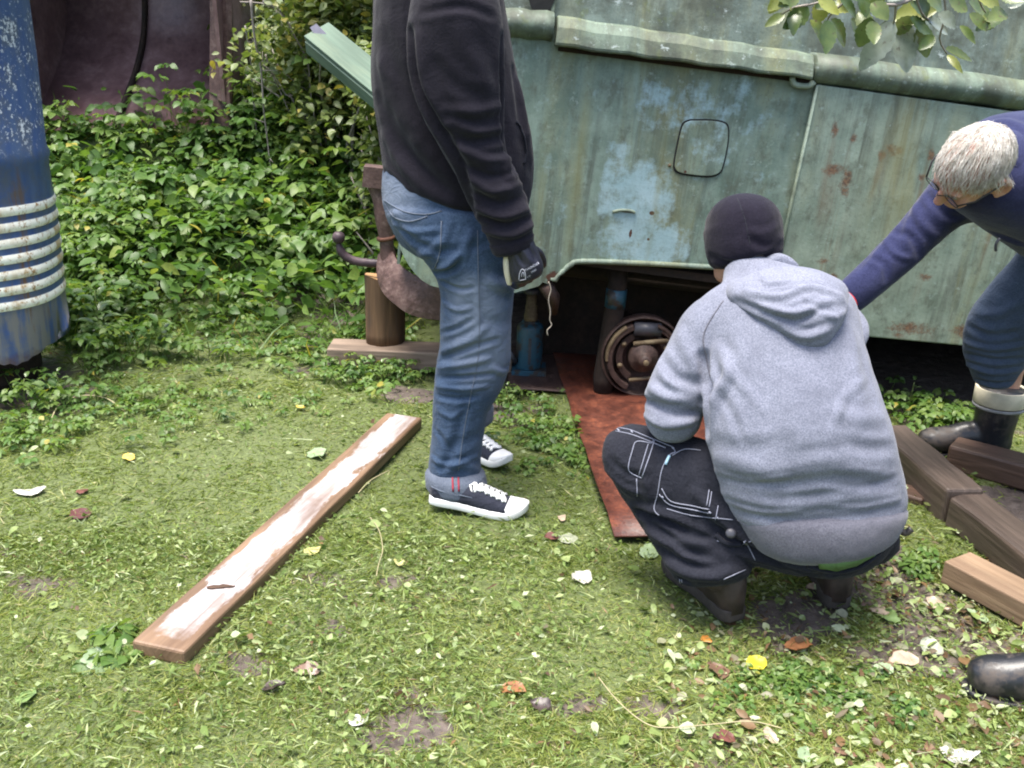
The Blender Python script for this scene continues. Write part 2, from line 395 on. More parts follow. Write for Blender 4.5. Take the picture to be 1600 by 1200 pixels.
# ================================================================== the vehicle (side panel frame: S along, T up, N towards the viewer)
YAW, TILT = rad(3), rad(4.5)
WS = np.array([math.cos(YAW)*math.cos(TILT), math.sin(YAW)*math.cos(TILT), -math.sin(TILT)])
WN = np.array([math.sin(YAW), -math.cos(YAW), 0.0])
WT = np.cross(WN, WS); WT = WT if WT[2] > 0 else -WT
WO = np.array([.5, 3.76, 0.0])
def W(s, t, w=0.0): return WO + WS*s + WT*t + WN*w
def wst(u, v, w=0.0):
    d = ray(u, v); k = ((WO+WN*w-CAM)@WN)/(d@WN); q = CAM+d*k-WO; return q@WS, q@WT
def wstp(p): q = np.asarray(p)-WO; return q@WS, q@WT
for k in ('lower', 'right', 'upper', 'belt'): MAT['veh_'+k] = M_vehicle(k)
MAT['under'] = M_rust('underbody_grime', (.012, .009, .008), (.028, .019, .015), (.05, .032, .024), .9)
MAT['rust'] = M_rust('rusty_steel')
MAT['rustpurple'] = M_rust('brown_rusted_bumper', (.040, .024, .022), (.095, .058, .052), (.18, .13, .115), .6, 1.9)
MAT['drum'] = M_rust('rusted_brake_parts', (.025, .015, .013), (.06, .036, .030), (.12, .08, .06), .6, 2.5)
MAT['paleiron'] = M_rust('pale_rusted_iron', (.07, .045, .028), (.15, .11, .065), (.26, .21, .125), .7, 3)
MAT['darksteel'] = M_plain('dark_steel', (.045, .045, .055), .45, 60, .3)
MAT['darkball'] = M_rust('dark_rusted_ball', (.025, .016, .022), (.05, .034, .042), (.09, .06, .065), .5)
MAT['black'] = M_plain('black_for_hollows', (.01, .01, .01), .9)

veh = thing('abandoned_vehicle', 'large pale green vehicle body with peeling paint and a missing wheel', 'vehicle', (WO[0], WO[1], 0))
def poly_px(pts, w): return [W(*wst(u, v, w), w) for u, v in pts]
def vpart(mb, name, mat, parent=None, smooth=False):
    o = mb.part(name, mat, parent or veh, smooth); uvplane(o, wstp); return o
def arc_px(pts, sub=5): return [tuple(p) for p in catmull(np.array(pts, float), sub)]
sL = wst(684, 380)[0]
# lower side panel with the wheel arch
tb_l = wst(880, 60)[1]; sR = wst(1262, 300)[0]
bot = arc_px([(690, 450), (740, 458), (790, 460), (842, 447)], 4)
rag = [(848, 441), (856, 444), (860, 436), (868, 437), (873, 429)]
arch = arc_px([(880, 423), (892, 413), (910, 408), (1000, 411), (1090, 416), (1160, 421), (1205, 440), (1232, 480), (1245, 530)], 5)
out = [W(sL+.02, tb_l+.03), ] + [W(*wst(*p)) for p in bot+rag+arch]
tl = out[-1]; seam = [W(*wst(u, v)) for u, v in ((1285, 520), (1296, 300), (1300, 100))]
top_r = W(wst(1300, 100)[0], tb_l+.03)
out += [W(*wst(1300, 530))] + [W(wst(1300, 300)[0], tb_l+.03)]
vpart(MB().prism(out, WN*-.012), 'side_panel', MAT['veh_lower'])
# rolled lip round the wheel arch
lip = [W(*wst(u, v), .004) for u, v in rag[2:]+arch]
vpart(MB().tube(lip, [.006+.005*abs(math.sin(i*1.7)) if i < 6 else .011 for i in range(len(lip))], 8), 'arch_lip', MAT['veh_right'], smooth=True)
# rounded rear corner and rear end
R = .20; cor = MB(); rows = 10; ts = [tb_l+.03] + list(np.linspace(tb_l-.1, wst(690, 450)[1], 8)); cols = 9
bl = [wst(*p) for p in bot]
for t in ts:
    for k in range(cols):
        a = k/(cols-1)*math.pi/2; cor.V.append(W(sL+.02-R*math.sin(a)*.9, t + (.13*math.sin(a)**2 if t == ts[-1] else (.06*math.sin(a)**2 if t == ts[-2] else 0)), -R*(1-math.cos(a))))
cor.F += [(j*cols+k, j*cols+k+1, (j+1)*cols+k+1, (j+1)*cols+k) for j in range(len(ts)-1) for k in range(cols-1)]
vpart(cor, 'rear_corner_panel', MAT['veh_lower'], smooth=True)
sE = sL+.02-R*.9
vpart(MB().prism([W(sE, ts[-1]+.03, -R), W(sE, ts[0], -R), W(sE, ts[0], -1.8), W(sE, ts[-1]+.03, -1.8)], WS*.012), 'rear_panel', MAT['veh_lower'])
# right-hand panel, standing a little proud of the one beside it
wR = .030
rp = [(1277, 132), (1700, 190), (2150, 250), (2150, 610), (1700, 562), (1510, 541), (1360, 527), (1240, 516), (1196, 508), (1236, 320)]
o = vpart(MB().prism([W(*wst(u, v, wR), wR) for u, v in rp], WN*-.028), 'front_side_panel', MAT['veh_right']); bevelled(o, .006, 2)
edge = [W(*wst(u, v, wR), wR+.002) for u, v in ((1196, 508), (1236, 320), (1277, 134))]
vpart(MB().tube(edge, .006, 8), 'panel_edge', MAT['veh_right'], smooth=True)
# bulging rail in three lengths
def rail(u0, v0t, v0b, u1, v1t, v1b, bulge, name, flat=False, back=-.06):
    a0, t0 = wst(u0, v0t, .02); _, b0 = wst(u0, v0b, .04); a1, t1 = wst(u1, v1t, .02); _, b1 = wst(u1, v1b, .04)
    mb = MB(); n = 10; ends = []
    if flat: prof = [(-.06, 1.0), (.012, 1.0), (.030, .93), (.052, .62), (.066, .12), (.064, 0.0), (.05, -.02), (-.06, -.02)]
    else: prof = [(-.06, 1.0)] + [(bulge*math.sin(math.pi*k/n)**.6*(1 if not flat else (.55+.45*(k/n))), 1-k/n) for k in range(n+1)] + [(-.06, 0.0)]
    V = []
    m_ = 14
    for i in range(m_+1):
        f = i/m_; s_ = a0+(a1-a0)*f; tt = t0+(t1-t0)*f; bb = b0+(b1-b0)*f; wob = .003*math.sin(i*2.1)
        V += [W(s_, bb+(tt-bb)*y+wob, x) for x, y in prof]
    k = len(prof)
    F = [(i*k+j, i*k+j+1, (i+1)*k+j+1, (i+1)*k+j) for i in range(m_) for j in range(k-1)]
    F += [tuple(range(k)), tuple(m_*k+j for j in range(k))]
    mb.add(V, F); o = vpart(mb, name, MAT['veh_belt'], smooth=not flat)
    return bevelled(o, .004, 1, 50)
rail(690, 1, 48, 868, 18, 66, .055, 'side_rail')
rail(872, 24, 72, 1272, 84, 124, .07, 'side_rail', True)
rail(1276, 82, 133, 2150, 195, 245, .062, 'side_rail')
# dark strip painting the shade below the middle rail, and the body above
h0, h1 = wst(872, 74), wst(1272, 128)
vpart(MB().prism([W(h0[0], h0[1]+.03, .004), W(h1[0], h1[1]+.03, .004), W(h1[0], h1[1]-.008, .004), W(h0[0], h0[1]-.012, .004)], WN*.003), 'rail_shade_strip', MAT['under'])
tU = wst(1000, 45)[1]; TOP = tU+.95
up = MB().prism([W(sE, tU-.03+.0, -.05), W(3.6, tU-.03, -.05), W(3.6, TOP, -.16), W(sE, TOP, -.16)], WN*-.02)
vpart(up, 'upper_side_panel', MAT['veh_upper'])
vs, vt = wst(848, -22, -.05)
vpart(MB().prism([W(vs+.052*math.cos(a), vt+.10*math.sin(a), -.034-.07*max(0, .10*math.sin(a))) for a in np.linspace(0, 2*math.pi, 24, endpoint=False)], WN*-.006), 'vent_dark_disc', MAT['black'])  # closed disc; the dark inside the opening is painted as its black
vpart(MB().prism([W(wst(862, 10)[0], tU-.02, -.03), W(wst(862, 10)[0]+.012, tU-.02, -.03), W(wst(862, 10)[0]+.05, TOP-.02, -.14), W(wst(862, 10)[0]+.038, TOP-.02, -.14)], WN*-.012), 'panel_seam', MAT['veh_belt'])
vpart(MB().prism([W(sE, TOP, -.16), W(3.6, TOP, -.16), W(3.6, TOP+.08, -.9), W(3.6, TOP, -1.7), W(sE, TOP, -1.7), W(sE, TOP+.08, -.9)], WT*.03), 'roof', MAT['veh_upper'])
vpart(MB().prism([W(sE, -.1, -1.8), W(3.6, .1, -1.8), W(3.6, TOP, -1.7), W(sE, TOP, -1.7)], WN*-.02), 'far_side_panel', MAT['veh_upper'])  # unseen far side, carried down to the ground to keep light out underneath
vpart(MB().prism([W(sE, tU-.1, -R), W(sE, TOP, -.18), W(sE, TOP, -1.7), W(sE, tU-.1, -1.8)], WS*.02), 'upper_rear_panel', MAT['veh_upper'])
vpart(MB().prism([W(3.6, 0, -.04), W(3.6, TOP, -.18), W(3.6, TOP, -1.7), W(3.6, 0, -1.8)], WS*-.02), 'front_end_panel', MAT['veh_upper'])
# hook under the rail
hk = [W(*wst(u, v, .03), .03) for u, v in arc_px([(1238, 120), (1240, 130), (1250, 134), (1264, 134), (1272, 128)], 4)]
vpart(MB().tube(hk, .011, 10), 'hook', MAT['veh_right'], smooth=True)
# fuel flap: raised rim groove, door, hinge and lock
fl = arc_px([(1078, 186), (1110, 186), (1132, 190), (1139, 200), (1138, 225), (1131, 258), (1124, 272), (1105, 277), (1066, 273), (1053, 266), (1052, 252), (1059, 215), (1066, 192), (1078, 186)], 4)[:-1]
P0 = [W(*wst(u, v), 0) for u, v in fl]; cen = np.mean(P0, 0)
vpart(MB().prism([cen+(p-cen)*1.0+WN*.0022 for p in P0], WN*.0012), 'fuel_flap_gap', MAT['black'])
ff = vpart(MB().prism([cen+(p-cen)*.945+WN*.004 for p in P0], WN*.004), 'fuel_flap', MAT['veh_lower']); bevelled(ff, .003, 2)
for (u, v, r) in ((1046, 258, .006),):
    q = W(*wst(u, v)); vpart(MB().lathe([(r, 0), (r, .006), (r*.6, .009), (.0005, .0095)], q, WN, n=12), 'rivet', MAT['paleiron'], smooth=True)
# torn paint flap / dent
q0 = [W(*wst(u, v), .004) for u, v in arc_px([(957, 331), (970, 328), (985, 329), (992, 332)], 3)]
vpart(MB().tube(q0, .006, 6), 'paint_blister', MAT['veh_right'], smooth=True)
# floor, wheel well, axle
tf = wst(1000, 470)[1]; s0f = wst(800, 460)[0]
vpart(MB().prism([W(sE+.2, tf+.16, -.3), W(s0f, tf+.12, -.02), W(3.55, tf+.0, -.02), W(3.55, tf+.0, -1.78), W(sE+.2, tf+.16, -1.78)], WT*.03), 'floor_pan', MAT['under'])
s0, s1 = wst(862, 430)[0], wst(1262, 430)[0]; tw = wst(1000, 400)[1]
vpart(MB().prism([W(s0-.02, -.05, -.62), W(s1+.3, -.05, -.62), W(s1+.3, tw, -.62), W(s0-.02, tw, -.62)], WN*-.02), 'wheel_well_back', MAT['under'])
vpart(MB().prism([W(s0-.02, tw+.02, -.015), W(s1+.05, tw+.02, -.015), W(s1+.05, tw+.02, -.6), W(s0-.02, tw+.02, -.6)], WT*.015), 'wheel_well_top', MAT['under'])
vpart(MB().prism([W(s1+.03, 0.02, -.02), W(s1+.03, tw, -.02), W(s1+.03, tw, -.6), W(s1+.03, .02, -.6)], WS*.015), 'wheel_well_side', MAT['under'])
vpart(MB().tube([W(s0-.3, tf+.03, -.35), W(s1+.9, tf-.02, -.35)], .035, 10), 'chassis_rail', MAT['under'], smooth=True)
vpart(MB().tube([W(*wst(852, 446), -.03), W(*wst(866, 470), -.05), W(*wst(868, 500), -.12)], [.03, .028, .02], 10), 'rusty_bracket', MAT['drum'], smooth=True)
# brake assembly
def axle():
    w0 = -.075
    cs, ct = wst(1004, 557, w0); c = W(cs, ct, w0)
    rr = .172
    b = part('brake_assembly', *(lambda m: (m.V, m.F))(MB().lathe([(.01, -.05), (rr*.97, -.05), (rr, -.045), (rr, -.0), (rr*.985, .012), (rr*.95, .012), (rr*.93, -.0), (rr*.91, -.025), (.03, -.03)], c, WN, n=48)), MAT['drum'], veh)
    def arcshoe(a0, a1, r0, r1, h0, h1, name, mat):
        mb = MB(); n = 18
        ax = WS; ay = WT
        for k in range(n+1):
            a = a0+(a1-a0)*k/n; d = ax*math.cos(a)+ay*math.sin(a)
            for r, h in ((r0, h0), (r1, h0), (r1, h1), (r0, h1)): mb.V.append(c+d*r+WN*h)
        mb.F += [(k*4+j, k*4+(j+1) % 4, (k+1)*4+(j+1) % 4, (k+1)*4+j) for k in range(n) for j in range(4)]+[(0, 1, 2, 3), (4*n, 4*n+1, 4*n+2, 4*n+3)]
        o = mb.part(name, mat, b); bevelled(o, .002, 1); return o
    arcshoe(rad(115), rad(250), .128, .150, -.03, .03, 'brake_shoe', MAT['drum'])
    arcshoe(rad(-70), rad(65), .128, .150, -.03, .03, 'brake_shoe', MAT['drum'])
    arcshoe(rad(125), rad(190), .146, .156, -.02, .034, 'brake_lining', MAT['paleiron'])
    arcshoe(rad(20), rad(75), .140, .152, -.02, .034, 'brake_lining', MAT['drum'])
    arcshoe(rad(120), rad(245), .085, .112, -.01, .012, 'shoe_web', MAT['drum'])
    arcshoe(rad(-60), rad(60), .085, .112, -.01, .012, 'shoe_web', MAT['drum'])
    MB().lathe([(.005, -.03), (.062, -.03), (.062, .02), (.054, .032), (.03, .036), (.026, .07), (.02, .078), (.002, .08)], c, WN, n=28).part('hub', MAT['drum'], b, True)
    MB().lathe([(.012, .08), (.012, .088), (.002, .09)], c, WN, n=8).part('hub_nut', MAT['paleiron'], b)
    for (a, r, L, th, mt) in ((72, .075, .075, .010, 'paleiron'), (-75, .09, .07, .008, 'paleiron')):
        d = WS*math.cos(rad(a))+WT*math.sin(rad(a)); e = WS*.98+WT*.20
        MB().tube([c+d*r-e*L+WN*.02, c+d*r+e*L+WN*.02], th, 8).part('return_spring', MAT[mt], b, True)
    MB().tube([c+WT*.115-WS*.055+WN*.0, c+WT*.12+WS*.055+WN*.0], .03, 12).part('wheel_cylinder', MAT['darksteel'], b, True)
    for a in (30, 150, 205, 330):
        d = WS*math.cos(rad(a))+WT*math.sin(rad(a)); MB().lathe([(.011, -.03), (.011, .02), (.004, .026), (.0005, .027)], c+d*.10, WN, n=8).part('retaining_pin', MAT['paleiron'], b)
    MB().tube([c-WN*.04, c-WN*1.4], .045, 12).part('axle', MAT['under'], b, True)
    # suspension strut in front-left of the drum, blue paint left at its top
    a0 = W(*wst(967, 415, -.13), -.13); a1 = W(*wst(962, 470, -.13), -.13); a2 = W(*wst(944, 590, -.11), -.11); a3 = W(*wst(942, 612, -.11), -.11)
    MB().tube([a0, a1, a2, a3], [.040, .040, .046, .04], 12).part('shock_absorber', MAT['under'], veh, True)
    MB().tube([a1+(a0-a1)*.35, a1-(a1-a2)*.08], .0425, 12).part('blue_sleeve', MAT['jackblue'], veh, True)
MAT['jackblue'] = None
def M_chipped(name, paint, under=(.06, .045, .035), th=.58, rough=.45, scale=14):
    s = NT(name); c = s.coord('Object'); n = s.noise(c, scale, 7, .68); n2 = s.noise(c, scale*6, 4)
    col = s.mix(s.rng(n2, .3, .7), tuple(.75*x for x in paint), paint); col = s.mix(s.rng(n, th, th+.06), col, under)
    return s.done(col, rough, s.bump(n, .3, .003))
MAT['jackblue'] = M_chipped('chipped_blue_enamel', (.022, .085, .13), (.04, .034, .03), .50)
axle()

# rear bumper bar, wrap-round bumper plate and tow ball on the vehicle's back end
bw = -.12
def WP(u, v, w): return W(*wst(u, v, w), w)
pp = [WP(u, v, -.46) for u, v in arc_px([(590, 268), (586, 290), (596, 320), (602, 360), (606, 398), (612, 430)], 4)]
post = MB().tube(pp, [.034+.004*math.sin(i*.8) for i in range(len(pp))], 12).part('bumper_post', MAT['rustpurple'], veh, True)
MB().box((pp[0]+pp[3])/2+WS*-.012, WS*.040, WN*.045, (pp[0]-pp[5])*.55).part('post_cap', MAT['rustpurple'], post)
MB().lathe([(.036, -.008), (.040, -.005), (.040, .005), (.036, .008)], WP(603, 372, -.46), nrm(pp[8]-pp[12]), n=20).part('clamp_ring', MAT['rust'], post, True)
pl = MB(); path = [(604, 405, -.36), (596, 425, -.30), (606, 443, -.24), (640, 458, -.17), (690, 468, -.13), (760, 476, -.13), (800, 480, -.16)]
dwn = .10; n_ = 24; PT = catmull(np.array([WP(*q) for q in ((613, 392, -.44), (627, 416, -.32), (658, 433, -.22), (694, 440, -.16), (760, 446, -.15))]), 5); PB = catmull(np.array([WP(*q) for q in ((590, 398, -.48), (589, 440, -.40), (612, 472, -.29), (654, 496, -.20), (760, 506, -.15))]), 5); CP = catmull(np.array([WP(*p) for p in path]), 4)
kk_ = 7
for i in range(len(PT)):
    t = nrm(PT[min(i+1, len(PT)-1)]-PT[max(i-1, 0)]); nn = nrm(np.cross(t, PT[i]-PB[i])); nn = nn if nn@(CAM-PT[i]) > 0 else -nn
    row = [PB[i]+(PT[i]-PB[i])*(j/(kk_-1))+nn*(.007*math.sin(math.pi*j/(kk_-1))**.6+.003*math.sin(i*.9+j)) for j in range(kk_)]
    pl.V += row+[q-nn*.008 for q in row[::-1]]
k = 2*kk_; pl.F += [(i*k+j, i*k+(j+1) % k, (i+1)*k+(j+1) % k, (i+1)*k+j) for i in range(len(PT)-1) for j in range(k)]+[tuple(range(k)), tuple((len(PT)-1)*k+j for j in range(k))]
bevelled(pl.part('bumper_plate', MAT['rustpurple'], veh, False), .003, 1, 60)
tw_ = [WP(u, v, -.48) for u, v in arc_px([(606, 412), (580, 411), (556, 408), (539, 400), (531, 388), (529, 376)], 4)]
tb = MB().tube(tw_, [.019]*(len(tw_)-5)+[.017, .015, .012, .011, .012], 12).part('tow_bar', MAT['darkball'], veh, True)
bc = WP(529, 371, -.48); MB().lathe([(.001, -.027)]+[(.0275*math.sin(a), -.0275*math.cos(a)) for a in np.linspace(.25, math.pi-.6, 10)]+[(.012, .0235), (.001, .024)], bc, WT, n=20).part('tow_ball', MAT['darkball'], tb, True)
# a strand of pale string caught on the rusted arch
sp = [WP(u, v, .012) for u, v in arc_px([(857, 440), (861, 452), (857, 468), (860, 486), (859, 500), (862, 508), (855, 516), (856, 524)], 3)]
MB().tube(sp, .0022, 6).solo('string', M_plain('pale_string', (.42, .37, .30), .9, 90, .2), sp[0], 'pale frayed string dangling from the rusted wheel arch edge', 'string', smooth=True)

# ================================================================== what props it up
MAT['log'] = M_wood('debarked_log', (.075, .040, .018), (.17, .10, .05))
MAT['blockwood'] = M_wood('weathered_block', (.15, .105, .075), (.27, .205, .155))
def timber(name, A, B, width, height, mat, label, cat, up=(0, 0, 1), group=None, cut=0.0, bev=.006, twist=0.0, parent=None, seg=8, wob=.0):
    """squared timber: A, B are the ends of the middle line of its top face"""
    A = np.asarray(A, float); B = np.asarray(B, float); L = np.linalg.norm(B-A); ax = nrm(B-A); ay = nrm(np.cross(up, ax)); az = np.cross(ax, ay)
    V = []; rnd = random.Random(name+label)
    for i in range(seg+1):
        f = i/seg; p = A+(B-A)*f; w_ = width*(1+wob*rnd.uniform(-1, 1)); off = wob*width*rnd.uniform(-.5, .5)
        sk = cut*(1 if i == 0 else 0)
        V += [p+ay*(-w_/2+off)+ax*sk, p+ay*(w_/2+off)-ax*sk, p+ay*(w_/2+off)-az*height-ax*sk, p+ay*(-w_/2+off)-az*height+ax*sk]
    F = [(i*4+j, i*4+(j+1) % 4, (i+1)*4+(j+1) % 4, (i+1)*4+j) for i in range(seg) for j in range(4)]+[(3, 2, 1, 0), (seg*4, seg*4+1, seg*4+2, seg*4+3)]
    base = (A+B)/2-az*height
    if parent: o = part(name, V, F, mat, parent, False)
    else: o = solo(name, V, F, mat, base, label, cat, group, smooth=False)
    grain_uv(o, A, ax, ay, az); bevelled(o, bev, 2, 30); return o
bz = .085
A = atZ(513, 541, bz+.01); B = atZ(712, 548, bz+.01); 
timber('timber_block', A+np.array([0, .04, 0]), B+np.array([.25, .04, 0]), .16, bz, MAT['blockwood'], 'weathered wooden block lying flat under the upright log', 'timber', wob=.02)
lc = atZ(601, 533, bz+.008); lt = atY(599, 452, lc[1])
lg = thing('support_log', 'short upright log standing on the wooden block under the bumper', 'log', lc)
h_ = lt[2]-lc[2]+.05; LR = .088
V = []; n_ = 28; rows = 7
for i in range(rows):
    for k in range(n_):
        a = 2*math.pi*k/n_; r = LR*(1+.035*math.sin(3*a+1)+.03*math.sin(7*a+i*.2)+.01*math.sin(13*a)); z = h_*i/(rows-1)
        if i == rows-1: z += .02*math.cos(a+2.6)
        V.append(lc+np.array([r*math.cos(a), r*math.sin(a), z]))
F = [(i*n_+k, i*n_+(k+1) % n_, (i+1)*n_+(k+1) % n_, (i+1)*n_+k) for i in range(rows-1) for k in range(n_)]+[tuple(range(n_))]
lo = part('trunk_piece', V, F, MAT['log'], lg)
uv = lo.data.uv_layers.new(name='grain')
for lp in lo.data.loops:
    c_ = lo.data.vertices[lp.vertex_index].co; uv.data[lp.index].uv = (c_.z, math.atan2(c_.y, c_.x)*LR)
def M_cut():
    s = NT('sawn_end'); c = s.coord('Object'); d = s.n.new('ShaderNodeVectorMath'); d.operation = 'LENGTH'; s.l.new(s.mapv(c, (1, 1, 0)), d.inputs[0])
    rg = s.wave(s.mapv(c, (1, 1, 1)), 1, 1); rr = s.math('SINE', s.math('MULTIPLY', s.math('ADD', d.outputs['Value'], s.math('MULTIPLY', s.noise(c, 15, 3), .02)), 900))
    return s.done(s.mix(s.rng(rr, -1, 1), (.26, .14, .06), (.42, .26, .12)), .8)
part('sawn_end', [lc+(V[(rows-1)*n_+k]-lc)*np.array([.985, .985, 1])+np.array([0, 0, .002]) for k in range(n_)], [tuple(range(n_))], M_cut(), lg, False)

# bottle jack
jb = atZ(826, 578, .022)
jk = thing('bottle_jack', 'blue hydraulic bottle jack standing under the wheel arch edge', 'jack', (jb[0], jb[1], 0))
z0 = np.array([jb[0], jb[1], .016])
MB().box(z0+[0, 0, .012], [.075, 0, 0], [0, .065, 0], [0, 0, .012]).part('base', MAT['jackblue'], jk)
MB().lathe([(.048, .02), (.056, .024), (.058, .03), (.058, .20), (.054, .215), (.040, .225), (.036, .228), (.036, .235)], z0, (0, 0, 1), n=28).part('cylinder', MAT['jackblue'], jk, True)
MB().lathe([(.03, .23), (.03, .262), (.026, .266), (.026, .30), (.022, .305), (.022, .36)], z0, (0, 0, 1), n=20).part('ram', MAT['paleiron'], jk, True)
MB().lathe([(.034, .355), (.036, .36), (.036, .372), (.03, .38)], z0, (0, 0, 1), n=16).part('saddle', MAT['darksteel'], jk, True)
MB().tube([z0+[-.06, -.03, .05], z0+[-.085, -.05, .10]], .012, 10).part('pump_socket', MAT['darksteel'], jk, True)
MB().box(z0+[.0, -.0585, .11], [.006, 0, 0], [0, .002, 0], [0, 0, .06]).part('seam_strip', MAT['darksteel'], jk)
# rusted sheets on the ground
MAT['redrust'] = M_rust('orange_rusted_sheet', (.026, .010, .008), (.090, .024, .013), (.20, .055, .022), .55, 1.6, .5)
def sheet(name, corners, th, label, lift=.004):
    P = [np.array([p[0], p[1], lift]) for p in corners]
    mb = MB(); n = 14
    for j in range(n+1):
        for i in range(5):
            a = P[0]+(P[1]-P[0])*(i/4); b = P[3]+(P[2]-P[3])*(i/4); p = a+(b-a)*(j/n)
            mb.V.append(p+np.array([.003*math.sin(j*1.9+i), .003*math.sin(i*2.3+j*.7), .006*math.sin(j*.8+i*.9)+.01]))
    mb.F += [(j*5+i, j*5+i+1, (j+1)*5+i+1, (j+1)*5+i) for j in range(n) for i in range(4)]
    o = mb.solo(name, MAT['redrust'], np.mean(P, 0), label, 'metal sheet', smooth=True)
    so_ = o.modifiers.new('thick', 'SOLIDIFY'); so_.thickness = th; so_.offset = -1; return o
c0 = atZ(960, 838, .02); c3 = atZ(868, 572, .02)
sheet('rusted_sheet', [c0, c0+[.42, -.0, 0], c3+[.62, .62, 0], c3+[-.05, .7, 0]], .006, 'long orange rusted steel sheet running under the bare brake drum', .012)
sheet('rusted_sheet', [atZ(795, 615), atZ(900, 620), atZ(880, 545), atZ(790, 545)], .006, 'small dark rusted sheet under the blue bottle jack', .004).data.materials[0] = MAT['drum']

# ================================================================== loose timber
def wetboard(s, c, n, n2):
    # bleached, worn band along the middle; the sky's sheen is put into its colour
    v = s.n.new('ShaderNodeSeparateXYZ'); s.l.new(c, v.inputs[0])
    ed = s.math('ADD', v.outputs[1], s.math('MULTIPLY', s.math('SUBTRACT', s.noise(s.mapv(c, (4.5, 16, 1)), 1, 8, .72), .5), .14))
    a = s.math('MULTIPLY', s.rng(ed, -.054, -.044), s.rng(ed, .050, .038))
    en = s.rng(s.math('ADD', v.outputs[0], s.math('MULTIPLY', s.noise(c, 30, 4), .12)), .10, .16)
    f = s.math('MULTIPLY', a, en)
    crk = s.rng(s.noise(s.mapv(c, (1.3, 60, 1), (3, 1, 0)), 1, 5, .6), .60, .66)
    pale = s.mix(s.rng(s.noise(s.mapv(c, (6, 70, 1)), 1, 5, .6), .35, .7), (.30, .275, .27), (.53, .51, .53))
    pale = s.mix(s.math('MULTIPLY', crk, .8), pale, (.13, .10, .085)); pale = s.mix(s.rng(s.noise(c, 7, 6, .7), .5, .65, 0, .7), pale, (.24, .19, .17))
    return s.math('MULTIPLY', f, s.rng(n2, .70, .42, .25, 1)), pale, .26
MAT['board'] = M_wood('bleached_sheen_board', (.11, .065, .038), (.23, .145, .085), wetboard, rough=.6, dirt=(.10, .055, .03))
bA = atZ(246, 1010, .05); bB = atZ(632, 648, .05)
bd = timber('plank', bA, bB, .142, .042, MAT['board'], 'long bleached plank with a sky sheen lying alone on the grass', 'plank', bev=.007, seg=14, wob=.008)
ax_ = nrm(bB-bA); ay_ = nrm(np.cross((0, 0, 1), ax_)); kq = atZ(346, 918, .0512)
kn = [kq+ax_*.0+np.array([1, .1, 0])*.028*math.cos(a)*1.2+np.array([-.1, .5, 0])*.018*math.sin(a)*(1.0 if a < math.pi else .5)+rng.normal(0, .003, 3)*[1, 1, 0] for a in np.linspace(0, 2*math.pi, 14, endpoint=False)]
MB().prism(kn, (0, 0, .003)).part('knot', M_wood('dark_knot', (.035, .018, .010), (.09, .045, .022)), bd)
for o_ in bd.children: grain_uv(o_, kq, np.array([1., 0, 0]), np.array([0, 1., 0]), np.array([0, 0, 1.]))
MAT['beam'] = M_wood('old_dark_beam', (.045, .032, .025), (.115, .085, .068), rough=.55, dirt=(.03, .02, .016))
MAT['beam2'] = M_wood('reddish_dark_beam', (.055, .030, .020), (.14, .085, .06), rough=.55, dirt=(.03, .018, .013))
MAT['fresh'] = M_wood('raw_timber', (.16, .10, .06), (.29, .205, .13), rough=.7, dirt=(.13, .08, .05))
hb = .135
def mid(a, b): return (np.asarray(a)+np.asarray(b))/2
b1a = mid(atZ(1378, 674, hb), atZ(1402, 652, hb)); b1m = mid(atZ(1474, 760, hb), atZ(1532, 760, hb)); b1b = mid(atZ(1600, 838, hb), atZ(1600, 797, hb))
d1 = nrm(b1b-b1a)
bz_ = thing('broken_beam', 'thick dark old beam with a step across its top', 'beam', np.array([b1m[0], b1m[1], 0]))
timber('beam_length', b1a, b1m+d1*.02, .125, hb-.01, MAT['beam'], '', '', parent=bz_, bev=.010, wob=.05)
timber('beam_length', b1m-d1*.0+np.array([.012, .0, -.018]), b1m+d1*1.3+np.array([.012, 0, -.018]), .135, hb-.03, MAT['beam'], '', '', parent=bz_, bev=.011, wob=.05, cut=.03)
b2a = atZ(1490, 688, .10); timber('beam', b2a, b2a+nrm(np.array([.78, -.60, 0]))*1.2, .12, .095, MAT['beam2'], 'reddish dark beam lying behind the stepped beam by the rubber boot', 'beam', wob=.03, bev=.01)
f0 = mid(atZ(1473, 881, .075), atZ(1518, 857, .075)); f1 = mid(atZ(1600, 946, .075), atZ(1600, 900, .075))
timber('timber_block', f0, f0+nrm(f1-f0)*.62, .115, .07, MAT['fresh'], 'pale raw timber block lying in front of the dark beams', 'timber', bev=.004, cut=.0)
e0 = atZ(1392, 772, .05); timber('timber_block', e0+[0, .1, 0], e0+[.12, -.0, 0], .09, .045, MAT['beam2'], 'small reddish timber offcut half hidden beside the crouching person', 'timber')

